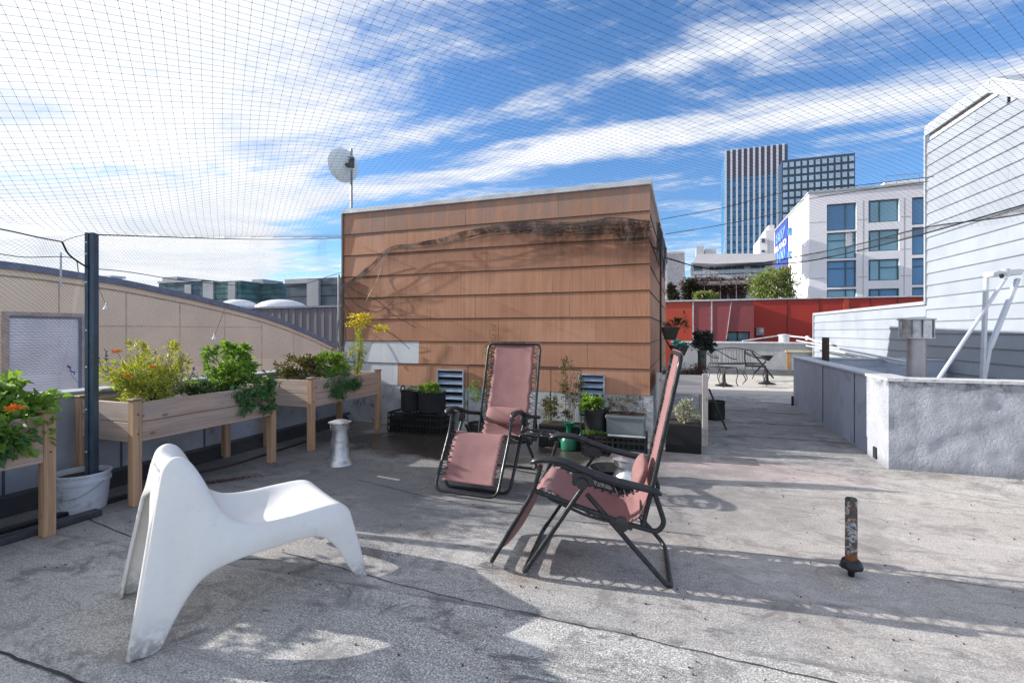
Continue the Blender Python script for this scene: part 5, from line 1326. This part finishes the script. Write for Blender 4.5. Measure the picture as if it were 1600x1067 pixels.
g = MB(); g.beam(at(1041,532,5.9), at(1056,556,5.6), .02, .012); one('pot_bracket', g, BLACK, 'black slanting bracket between the two hanging pots', 'bracket')
# column pot with dark plant
q = at(1097,583,6.15); t = thing('column_pot', 'tall grey green column pot standing on the weathered planter', 'pot', q)
g = MB(); g.lathe([(.045,0),(.05,.01),(.052,.26),(.06,.27),(.06,.285),(.045,.28)], q, 18); g.build('pot_wall', M('grey_green_pot', (.10,.13,.125), .6, var=.3, scale=12), t, smooth=True)
plant('dark_bush', 'dark glossy bushy plant in the column pot in front of the mauve panels', 'plant', q+Vector((0,0,.28)), [(q+Vector((0,0,.40)),(.12,.11,.13),900),(q+Vector((.10,0,.33)),(.06,.05,.05),120)], leafmat('very_dark_leaf', (.012,.02,.015), (.02,.028,.024), (.06,.075,.07), .1), .035, .028)
# black pot and leaning stick beyond the weathered planter
q = gp(1114,640); q2 = Vector((.52,8.1,0))
felt_pot('low black pot on the roof behind the weathered planter', (.40,7.55,.0), .14, .26, 'black plastic pots', mat=BLACK)
g = MB(); g.tube([Vector((.30,6.9,.50)), Vector((.50,6.75,.0))], .012, 6); one('leaning_stick', g, BLACK, 'black stick leaning against the far side of the weathered planter', 'stick')

# ---- satellite dish on its mast
mx, md = onY(549,5.86); MZ = zat(233,md)
t = thing('satellite_dish', 'round pale satellite dish on a slim mast above the left end of the shed', 'satellite dish', (mx,5.86,ZT))
g = MB(); g.tube([(mx,5.86,ZT-.3),(mx,5.86,MZ)], .019, 10); g.build('mast', M('mast_grey', (.42,.44,.46), .45, .4), t, smooth=True)
ax = Vector((-.93,.34,.06)).normalized(); u = ax.cross(Vector((0,0,1))).normalized(); v_ = u.cross(ax)
Mr = Matrix((u, v_, ax)).transposed().to_4x4(); dc = Vector((mx,5.86,0))+Vector((-.15,.02,0)); dc.z = zat(256,md)
g = MB(); g.lathe([(.002,-.055),(.08,-.047),(.16,-.025),(.22,.0),(.24,.012),(.245,.010),(.222,-.008),(.16,-.033),(.08,-.055),(.002,-.063)], dc, 32, m=Mr); g.build('dish', M('dish_white', (.82,.86,.86), .45, var=.08, scale=3), t, smooth=True)
g = MB(); g.tube([dc-ax*.05, Vector((mx,5.86,dc.z))], .022, 8); g.box((mx,5.86,dc.z), (.07,.06,.12), bev=.006); g.box((mx+.03,5.84,dc.z+.06), (.05,.04,.04), bev=.004); g.box((mx-.03,5.84,dc.z-.04), (.05,.04,.03), bev=.004); g.tube([(mx-.04,5.83,dc.z+.09),(mx+.08,5.83,dc.z+.03)], .008, 6); g.build('mount_bracket', M('bracket_dark', (.09,.10,.10), .5, .5), t)
g = MB(); g.tube([(mx+.022,5.84,dc.z-.1),(mx+.022,5.84,ZT+.05)], .006, 6); g.build('cable', BLACK, t)

# ---- chimney flue with a square cowl behind the stucco parapet
q = at(1432,588,5.15); q.z = .34
t = thing('flue_pipe', 'steel flue pipe with a drum cowl rising behind the stucco parapet', 'flue', q)
g = MB(); g.tube([q, q+Vector((0,0,zat(528,5.15)-.34))], .085, 20); g.build('pipe', M('flue_steel', (.50,.48,.50), .4, .6, var=.15, scale=4, bump=.05), t, smooth=True)
zc0, zc1 = zat(528,5.15), zat(500,5.15)
g = MB(); c_ = Vector((q.x,q.y,0))
for k in range(10):
    a = 2*PI*k/10; 
    if k % 2 == 0: g.box(c_+Vector((math.cos(a)*.14, math.sin(a)*.14, (zc0+zc1)/2)), (.008,.085,zc1-zc0-.01), rz=a)
g.lathe([(.155,zc0-.004),(.155,zc0+.006),(.12,zc0+.008),(.12,zc1-.008),(.165,zc1),(.165,zc1+.012),(.02,zc1+.03)], c_, 20); g.build('cowl', GALV, t, smooth=True)
# ---- davit of white steel bars
DW = M('davit_white', (.66,.69,.74), .4, .3, var=.12, scale=5, bump=.05)
D0 = 5.0; t = thing('steel_davit', 'white steel davit of flat bars bolted behind the stucco parapet at the right edge', 'davit', at(1540,590,D0))
def pt(px, py, d=D0): return at(px, py, d)
g = MB(); g.beam(pt(1541,434), pt(1535,600), .022, .06, up=(0,1,0)); g.build('upright_bar', DW, t)
g = MB(); g.beam(pt(1590,436), pt(1546,545), .03, .055, up=(0,1,0)); g.beam(pt(1546,540), pt(1535,600), .028, .055, up=(0,1,0)); g.build('arm_bar', DW, t)
g = MB(); g.tube([pt(1572,434,D0-.08), pt(1466,592,D0-.5)], .016, 10); g.build('brace_rod', DW, t, smooth=True)
g = MB(); a = pt(1543,434); b = pt(1590,430); g.beam(a+Vector((0,0,.03)), b+Vector((0,0,.03)), .12, .06, bev=.01); g.lathe([(.035,-.03),(.035,.05),(.02,.055)], pt(1571,428,D0-.04), 14); g.build('top_plate', DW, t, smooth=True)
g = MB(); g.lathe([(.012,-.03),(.018,-.01),(.018,.012),(.006,.015)], pt(1565,430,D0-.10), 10); g.build('bolt', BLACK, t)
# parapet pipe
q = at(1290,560,7.6); q.z = .34; t = thing('parapet_pipe', 'short rusty brown pipe poking above the long painted parapet', 'pipe', q)
zt3 = zat(527,7.6); g = MB(); g.lathe([(.050,0),(.050,zt3-.34),(.040,zt3-.34),(.040,zt3-.4)], q, 16); g.build('pipe', M('rust_brown', (.075,.05,.04), .8, var=.5, scale=20, bump=.4), t, smooth=True)

# ---- far end: iron furniture, wooden stand, vent
IRON = M('black_iron', (.02,.02,.022), .5, .3, bump=.1)
def ironchair(label, loc, rz, w=.5, loveseat=False):
    t = thing('iron_bench' if loveseat else 'iron_chair', label, 'bench' if loveseat else 'chair', loc, rz, group=None if loveseat else 'wrought iron patio chairs')
    h = w/2; g = MB()
    n = 22; bk = [Vector((-.22+ .10*math.cos(PI*k/n)*0, -h+w*k/n, .74+.08*math.sin(PI*k/n))) for k in range(n+1)]
    g.tube([Vector((.20,-h,.62)),Vector((.0,-h-.01,.64))]+bk+[Vector((.0,h+.01,.64)),Vector((.20,h,.62))], .012, 6)
    g.build('back_rail', IRON, t, local=True)
    m_ = int(w/.075)
    g = MB()
    for k in range(1,m_): y = -h+w*k/m_; g.tube([Vector((-.20,y,.44)),Vector((-.225,y+.012*(-1)**k,.60)),Vector((-.22,y,.78))], .005, 4)
    g.build('back_bars', IRON, t, local=True)
    g = MB(); g.tube(rpath([Vector((-.2,-h,.43)),Vector((.22,-h,.43)),Vector((.22,h,.43)),Vector((-.2,h,.43)),Vector((-.2,-h+.01,.43))],.05), .012, 6)
    for k in range(1,int(w/.03)): y = -h+w*k/int(w/.03); g.tube([Vector((-.2,y,.432)),Vector((.22,y,.432))], .003, 3)
    for k in range(1,14): g.tube([Vector((-.2+.03*k,-h,.428)),Vector((-.2+.03*k,h,.428))], .003, 3)
    g.build('mesh_seat', IRON, t, local=True)
    for (x,y) in ((.2,-h),(.2,h),(-.2,-h),(-.2,h)):
        s = 1 if x > 0 else -1; g = MB(); g.tube(smooth_path([Vector((x,y,.43)),Vector((x+.05*s,y,.28)),Vector((x-.01*s,y,.12)),Vector((x+.06*s,y,.0))],5), .011, 6); g.build('leg', IRON, t, local=True)
    return t
hd = YAW+R(-90)
b_ = gp(1150,594); ironchair('curved black iron bench with a barred back at the sunny far end', (b_.x,b_.y,0), hd+R(8), w=1.25, loveseat=True)
b_ = gp(1128,603); ironchair('black iron chair left of the other one in front of the curved bench', (b_.x,b_.y,0), hd+R(120), w=.46)
b_ = gp(1180,600); ironchair('black iron chair right of the other one in front of the curved bench', (b_.x,b_.y,0), hd+R(60), w=.46)
def parasolbase(label, px, py):
    q = gp(px,py); t = thing('umbrella_base', label, 'stand', q, group='cast iron umbrella bases'); g = MB(); g.lathe([(.19,0),(.19,.02),(.08,.05),(.045,.09),(.035,.22),(.028,.36),(.02,.36)], q, 18); g.build('base', IRON, t, smooth=True)
parasolbase('cast iron umbrella base nearer the camera at the left of the iron bench', 1131,603); parasolbase('cast iron umbrella base at the right end of the iron bench', 1198,600)
q = gp(1192,592); t = thing('folding_stool', 'black folding stool with crossed legs beside the iron bench', 'stool', q, YAW)
g = MB(); g.beam((-.30,0,.72),(.28,0,.02),.04,.03); g.build('leg', IRON, t, local=True)
g = MB(); g.beam((-.22,.04,.14),(.10,.04,.46),.04,.03); g.build('leg', IRON, t, local=True)
g = MB(); g.extr([(-.02,-.1,.62),(.24,-.1,.62),(.11,-.1,.48)], (0,.22,0)); g.build('sling_seat', M('black_canvas', (.02,.02,.022), .9), t, local=True)
q = gp(1232,586); t = thing('wooden_stand', 'small sunlit wooden stand with one post beyond the painted parapet', 'stand', q); WS = wood('orange_post_wood', (.50,.27,.10), 2)
g = MB(); g.mm((q.x-.06,q.y-.06,0),(q.x+.04,q.y+.04,.66),.004); g.build('leg', WS, t)
g = MB(); g.mm((q.x+.9,q.y-.06,0),(q.x+1.0,q.y+.04,.66),.004); g.build('leg', WS, t)
g = MB(); g.mm((q.x-.10,q.y-.12,.66),(q.x+1.05,q.y+.2,.72),.004); g.build('top', wood('pale_top_wood', (.62,.58,.42), 0), t)
g = MB(); g.mm((q.x-.12,q.y-.02,.10),(q.x-.07,q.y+.03,.66)); g.build('dark_leg', BLACK, t)
xg, dg_ = onY(1225,15.9); t = thing('roof_vent', 'squat grey drum vent on top of the far concrete wall', 'vent', (xg,15.9,.95)); g = MB(); g.lathe([(.14,.95),(.14,.95+.16),(.16,.95+.17),(.16,.95+.21),(.02,.95+.23)], (xg,15.9,0), 18); g.build('drum', FLASH, t, smooth=True)
WP = M('white_pipe', (.72,.70,.69), .5, bump=.05)
g = MB(); a = at(1160,533,14.6); b = at(1215,525,14.6); g.tube([a,b], .022, 8); one('conduit', g, WP, 'thin white conduit rising left of the drum vent above the far wall', 'pipe', smooth=True)
g = MB(); g.tube([at(1232,525,14.4),at(1262,528,14.0),at(1275,533,13.2),at(1300,538,12.0)], .025, 8); g.lathe([(.05,-.06),(.06,0),(.05,.06)], at(1262,528,14.0), 10); one('conduit', g, WP, 'white jointed pipe right of the drum vent beside the low clapboards', 'pipe', smooth=True)
for i,(pa,pb,da,db,lb) in enumerate((((1245,532),(1430,568),13.5,6.6,'upper of two thin pale pipes running along the foot of the clapboard wall'),((1260,540),(1440,575),13.2,6.5,'lower of two thin pale pipes running along the foot of the clapboard wall'))):
    g = MB(); g.tube([at(*pa,da),at(*pb,db)], .02, 8); one('wall_pipe', g, FLASH, lb, 'pipe', smooth=True)

# ---- conduit and cables at the left corner of the shed
g = MB(); g.tube([(XS0-.03,YS-.04,.0),(XS0-.03,YS-.04,2.05)], .016, 8); one('conduit', g, M('conduit_grey', (.42,.43,.46), .4, .4), 'grey vertical conduit at the left corner of the shed', 'pipe', smooth=True)
for i,(pts_,lb) in enumerate(((((529,500),(527,530),(533,556),(545,572)),'thin black cable looping left of the shed conduit'),(((536,470),(540,520),(536,560),(552,585)),'black cable hanging down the shed corner to the far planter'),(((537,560),(520,545),(522,562),(541,574)),'small loop of black cable in front of the tan wall'))):
    g = MB(); g.tube(smooth_path([at(a,b,6.75-.05*i) for a,b in pts_],6), .007, 5); one('cable', g, BLACK, lb, 'cable', smooth=True)

# ================================================================ BIRD NETTING
def seg_inside(x, y):
    if x < -4.02-.16*(y-2.3)*(1 if y > 2.3 else 0): return False
    if x < XS1: return y < YS-.03 and y > -1.5
    if y > 8.0-.79*(x-XS1): return False
    return y > -1.5 and x < 4.9
def znet(x, y):
    z = 2.50
    e = max(0.0, min(1.0, (-1.9-x)/2.15)); zl = 1.95+max(0,(y-2.27))/3.43*.60
    z = z*(1-e*e*(3-2*e)) + zl*(e*e*(3-2*e))
    if x > XS1-.4:
        d = 8.0-.79*(x-XS1)-y; z -= .28*math.exp(-max(0,d)/1.1)*min(1,(x-XS1+.4)/.8)
    z += .05*noise.noise(Vector((x*.55,y*.55,0)))-.03*math.sin(x*1.1)*math.sin(y*.9)
    return z
AN = R(50.1); E1 = Vector((-math.sin(AN), math.cos(AN),0)); E2 = Vector((math.cos(AN), math.sin(AN),0))
t = thing('bird_net', 'large black bird net stretched overhead across the whole roof terrace', 'net', (0,2,2.5))
g = MB(); cell = .044; knots = []
def warp(p, k):
    return p+E1*.024*noise.noise(Vector((p.x*.9,p.y*.9,3)))+E2*.024*noise.noise(Vector((p.x*.9,p.y*.9,9)))
for (ea, eb) in ((E1,E2),(E2,E1)):
    for i in range(-220, 221):
        run = []
        for s in range(-48, 49):
            p = ea*(s*.23)+eb*(i*cell); p = warp(p, 0); ok = seg_inside(p.x, p.y)
            if ok and p.y < 0 and (abs(p.x) > 3.2 or p.y < -.8): ok = False
            if ok: run.append(Vector((p.x,p.y,znet(p.x,p.y))))
            else:
                if len(run) > 1: g.tube(run, .0006, 3, caps=False)
                run = []
        if len(run) > 1: g.tube(run, .0006, 3, caps=False)
g.build('mesh_twine', NETM, t, recalc=False)
g = MB(); cnt = 0
for i in range(-125,126):
    for j in range(-125,126):
        p = warp(E1*(i*cell)+E2*(j*cell), 0)
        # distance ahead of the tripod
        dd = -p.x*SA+p.y*CA
        if dd < 1.2 or dd > 4.6 or not seg_inside(p.x,p.y): continue
        c = Vector((p.x,p.y,znet(p.x,p.y))); r_ = .0024; vs = [g.bm.verts.new(c+d*r_) for d in (Vector((1,0,0)),Vector((0,1,0)),Vector((-1,0,0)),Vector((0,-1,0)),Vector((0,0,1)),Vector((0,0,-1)))]
        for a in range(4): b = (a+1)%4; g.bm.faces.new((vs[a],vs[b],vs[4])); g.bm.faces.new((vs[b],vs[a],vs[5]))
g.build('knots', NETM, t, recalc=False)
# side net hanging from the left rope
def netsheet(label, top, bot, n_u, n_v, fold=.06, r_=.0007, cellz=.05):
    # top / bot: polylines; diamond mesh in between
    T = smooth_path(top, 8); Bt = smooth_path(bot, 8)
    def P(u, v):
        i = u*(len(T)-1); a = int(min(i,len(T)-2)); tp = T[a].lerp(T[a+1], i-a)
        i = u*(len(Bt)-1); a = int(min(i,len(Bt)-2)); bp = Bt[a].lerp(Bt[a+1], i-a)
        p = tp.lerp(bp, v); k = noise.noise(Vector((u*7, v*1.6, 1)))
        return p+Vector((fold*k, 0, -.02*math.sin(u*20)*v))
    g = MB(); st = 1.0/n_v*1.0
    for sgn in (1,-1):
        for i in range(-n_v, n_u+n_v):
            run = []
            for j in range(n_v+1):
                u = (i+sgn*j)/n_u; v = j/n_v
                if 0 <= u <= 1: run.append(P(u, v))
            if len(run) > 1: g.tube(run, r_, 3, caps=False)
    return one('side_net', g, NETM, label, 'net', recalc=False)
PT = Vector((-3.985,2.275,1.95)); SL = Vector((XS0+.02,YS-.04,2.56))
netsheet('fine black net hanging below the rope between the metal post and the shed', [PT,(PT+SL)/2-Vector((0,0,.04)),SL], [Vector((-4.35,2.3,.95)),Vector((-4.5,4,.92)),Vector((-4.5,5.6,1.0))], 120, 44, .12, .0006)
netsheet('fine black net hanging left of the metal post in front of the shuttered window', [Vector((-4.2,.6,1.62)),Vector((-4.1,1.5,1.75)),PT], [Vector((-4.5,.6,.85)),Vector((-4.45,1.5,.85)),Vector((-4.35,2.28,.95))], 64, 38, .14, .0006)
# ropes
def rope(label, pts_, r_=.005, cat='rope'):
    g = MB(); g.tube(smooth_path(pts_,8), r_, 6); return one('net_rope', g, ROPE, label, cat, smooth=True)
rope('taut black rope from the metal post top to the shed', [PT+Vector((0,0,-.01)),(PT+SL)/2-Vector((0,0,.03)),SL], .0045)
a0 = at(97,378,3.3)
rope('black rope from the left frame edge sagging to a knot beside the metal post', [at(-80,345,2.7),at(0,358,3.0),at(60,371,3.2),a0], .0045)
rope('slack cord from the rope knot down to the metal post', [a0,at(108,398,3.35),at(130,414,3.42),at(140,418,3.45)], .006)
rope('thin cord from the rope knot up to the post top', [a0,at(115,371,3.4),PT], .002)
rope('lower thin black cord crossing above the tan roof left of the post', [at(-60,390,3.0),at(0,397,3.1),at(40,402,3.2),at(112,403,3.35),at(123,425,3.4)], .003)
rope('thin cord sagging over the tan building from the post to the shed conduit', [at(146,420,3.5),at(200,425,4.0),at(300,440,4.8),at(420,449,5.8),at(470,445,6.3),at(535,425,6.8)], .0035)
rope('thin black line from the shed corner up to the white house', [at(1033,343,6.4),at(1130,325,6.2),at(1225,301,6.0),at(1340,290,5.8),at(1460,276,5.6)], .004)
rope('second thin black line just below the first over the glass tower', [at(1040,366,6.6),at(1130,351,6.3),at(1223,331,6.0),at(1265,311,5.9),at(1450,284,5.5)], .004)
# bundled edge of the net: ropes and a gathered strip
e0 = [at(1040,402,8.2),at(1105,420,7.6),at(1170,416,7.0),at(1256,409,6.3),at(1340,392,5.6),at(1449,364,4.9),at(1600,320,4.3),at(1800,262,3.8)]
e1_ = [at(1040,404,8.2),at(1105,419,7.6),at(1180,412,7.0),at(1256,399,6.3),at(1340,382,5.6),at(1449,355,4.9),at(1600,334,4.3),at(1800,282,3.8)]
rope('lower thick black rope of the gathered net edge crossing the apartment windows', e0, .007)
rope('upper black rope of the gathered net edge crossing the apartment windows', e1_, .006)
NC1 = mat_netcloth('gathered_net', cell=.02)
def cloth(label, topP, botP, nu, nv, dens, fold=.03, mat=None, depthdir=Vector((0,-1,0)), name='net_bundle', cat='net'):
    T = smooth_path(topP, 10); Bt = smooth_path(botP, 10); g = MB(); rows = []; dn_ = []
    for j in range(nv+1):
        v = j/nv; row = []
        for i in range(nu+1):
            u = i/nu; k = u*(len(T)-1); a = int(min(k,len(T)-2)); tp = T[a].lerp(T[a+1], k-a)
            k = u*(len(Bt)-1); a = int(min(k,len(Bt)-2)); bp = Bt[a].lerp(Bt[a+1], k-a)
            p = tp.lerp(bp, v)+depthdir*fold*(.5+noise.noise(Vector((u*16,v*2.0,4)))*1.1)
            row.append(p)
        rows.append(row)
    uvl = g.bm.loops.layers.uv.new('UVMap'); fl_ = g.bm.verts.layers.float.new('dens')
    vs = g.grid(rows)
    idx = {}
    Lw = sum((T[i+1]-T[i]).length for i in range(len(T)-1))
    for j, r_ in enumerate(vs):
        for i, v in enumerate(r_):
            idx[v] = (i/nu*Lw, 1-j/nv); v[fl_] = max(0.0, min(1.0, dens(i/nu, j/nv)))
    for f in g.bm.faces:
        for lp_ in f.loops: lp_[uvl].uv = idx[lp_.vert]
    return one(name, g, mat or NC1, label, cat, smooth='all', recalc=False)
cloth('translucent gathered strip of net between the two ropes on the right', e1_, e0, 90, 4, lambda u,v: .5+.2*math.sin(u*9), fold=.01)
# drape of bunched net over the shed front
def sp(px, py, off=.06): x, d = onY(px, YS-off); return Vector((x, YS-off, zat(py, d)))
top = [sp(536,446),sp(575,420),sp(612,386),sp(650,381),sp(700,369),sp(760,355),sp(820,347),sp(860,347),sp(905,347),sp(955,340),sp(985,343),sp(1016,345)]
bot = [sp(536,520),sp(575,500),sp(612,452),sp(650,432),sp(700,422),sp(760,410),sp(820,425),sp(860,435),sp(905,430),sp(955,425),sp(985,430),sp(1016,420)]
def dn1(u, v):
    core = math.exp(-(v/(.10+.28*max(0,u-.35)))**2)
    return (1.0+2.2*max(0,min(1,(u-.2)/.4)))*core + .5*(1-v)**1.2*(.4+u*.9) + .12*(1-v)
cloth('bunched black net draped across the upper front of the brown shed', top, bot, 160, 22, dn1, fold=.05, name='net_drape')
side_top = [Vector((XS1+.05,YS-.06,zat(345,5.45))),Vector((XS1+.07,6.6,2.50)),Vector((XS1+.07,8.2,2.55))]
side_bot = [Vector((XS1+.05,YS-.06,2.0)),Vector((XS1+.09,6.6,1.95)),Vector((XS1+.07,8.2,2.35))]
cloth('dark net gathered down the side of the shed round its corner', side_top, side_bot, 50, 10, lambda u,v: .95*(1-v)**.5+.2, fold=.04, depthdir=Vector((1,0,0)), name='net_drape')
bp = [sp(536,446,.07),sp(575,420,.07),sp(612,386,.07),sp(700,380,.07),sp(760,362,.07),sp(800,352,.07),sp(900,350,.07),sp(960,340,.07),sp(1016,347,.07)]
rope('black rope along the top of the net draped on the shed', bp, .003)
g = MB(); random.seed(5)
core = [sp(536,448,.08),sp(575,424,.08),sp(612,390,.08),sp(650,386,.08),sp(700,378,.08),sp(760,364,.08),sp(800,355,.08),sp(850,355,.08),sp(900,354,.08),sp(955,349,.08),sp(985,350,.08),sp(1017,352,.08)]
for i in range(16):
    n0 = 0 if i < 2 else (4 if i < 6 else 6); pl_ = []
    for k, p in enumerate(core[n0:]):
        kk = k+n0; sp_ = .012+.0075*kk if kk > 3 else .012; 
        pl_.append(p+Vector((random.uniform(-.03,.03), random.uniform(-.03,.02), random.uniform(-1.5,.5)*sp_)))
    g.tube(smooth_path(pl_,6), random.uniform(.0008,.0026), 4)
one('net_bundle', g, ROPE, 'thick dark twisted roll of net strands along the top of the shed drape', 'net', smooth=True)
# dangling net ends and tangled cords at the left of the shed front
cloth('pale shadowy flap of net hanging on the left of the shed front', [sp(590,460,.10),sp(630,440,.12),sp(670,425,.10)], [sp(560,545,.10),sp(640,500,.12),sp(662,470,.10)], 40, 14, lambda u,v: .12+.16*noise.noise(Vector((u*6,v*5,0))), fold=.05, name='net_drape')
for i,(pts_,lb) in enumerate((
   (((538,440),(556,455),(590,470),(612,490),(650,512)),'long slack cord sweeping right across the left of the shed front'),
   (((538,452),(560,478),(590,487),(615,470)),'short slack cord curving up under the net on the shed'),
   (((537,470),(548,500),(566,520),(560,545)),'cord hanging straight down the shed corner boards'),
   (((600,400),(592,430),(580,455),(572,470)),'pale cord hanging from the net bunch on the left of the shed'),
   (((538,465),(575,468),(598,465)),'almost level thin cord near the shed corner'),
   (((540,478),(565,505),(610,520),(640,545)),'lowest slack cord above the white patch boards'))):
    r_ = .0035; g = MB(); g.tube(smooth_path([sp(a,b,.05+.03*math.sin(k*2+i)) for k,(a,b) in enumerate(pts_)],6), r_, 5)
    one('loose_cord', g, ROPE if i != 3 else M('pale_cord', (.45,.36,.28)), lb, 'cord', smooth=True)
# small white clips hanging on cords
for (top_, bot_, lb) in (((147,432,4.0),(166,478,4.0),'small white hanging clip nearest the metal post'),((351,483,4.8),(335,525,4.8),'small white hanging clip above the pea vine')):
    a = at(*top_); b = at(*bot_); t = thing('hanging_clip', lb, 'clip', b); g = MB(); g.tube([a,b], .002, 4); g.build('cord', ROPE, t)
    g = MB(); g.lathe([(.022,-.03),(.020,-.02),(.008,.0),(.005,.03),(.002,.035)], b, 12); g.build('clip', M('clip_white', (.8,.8,.78)), t, smooth=True)
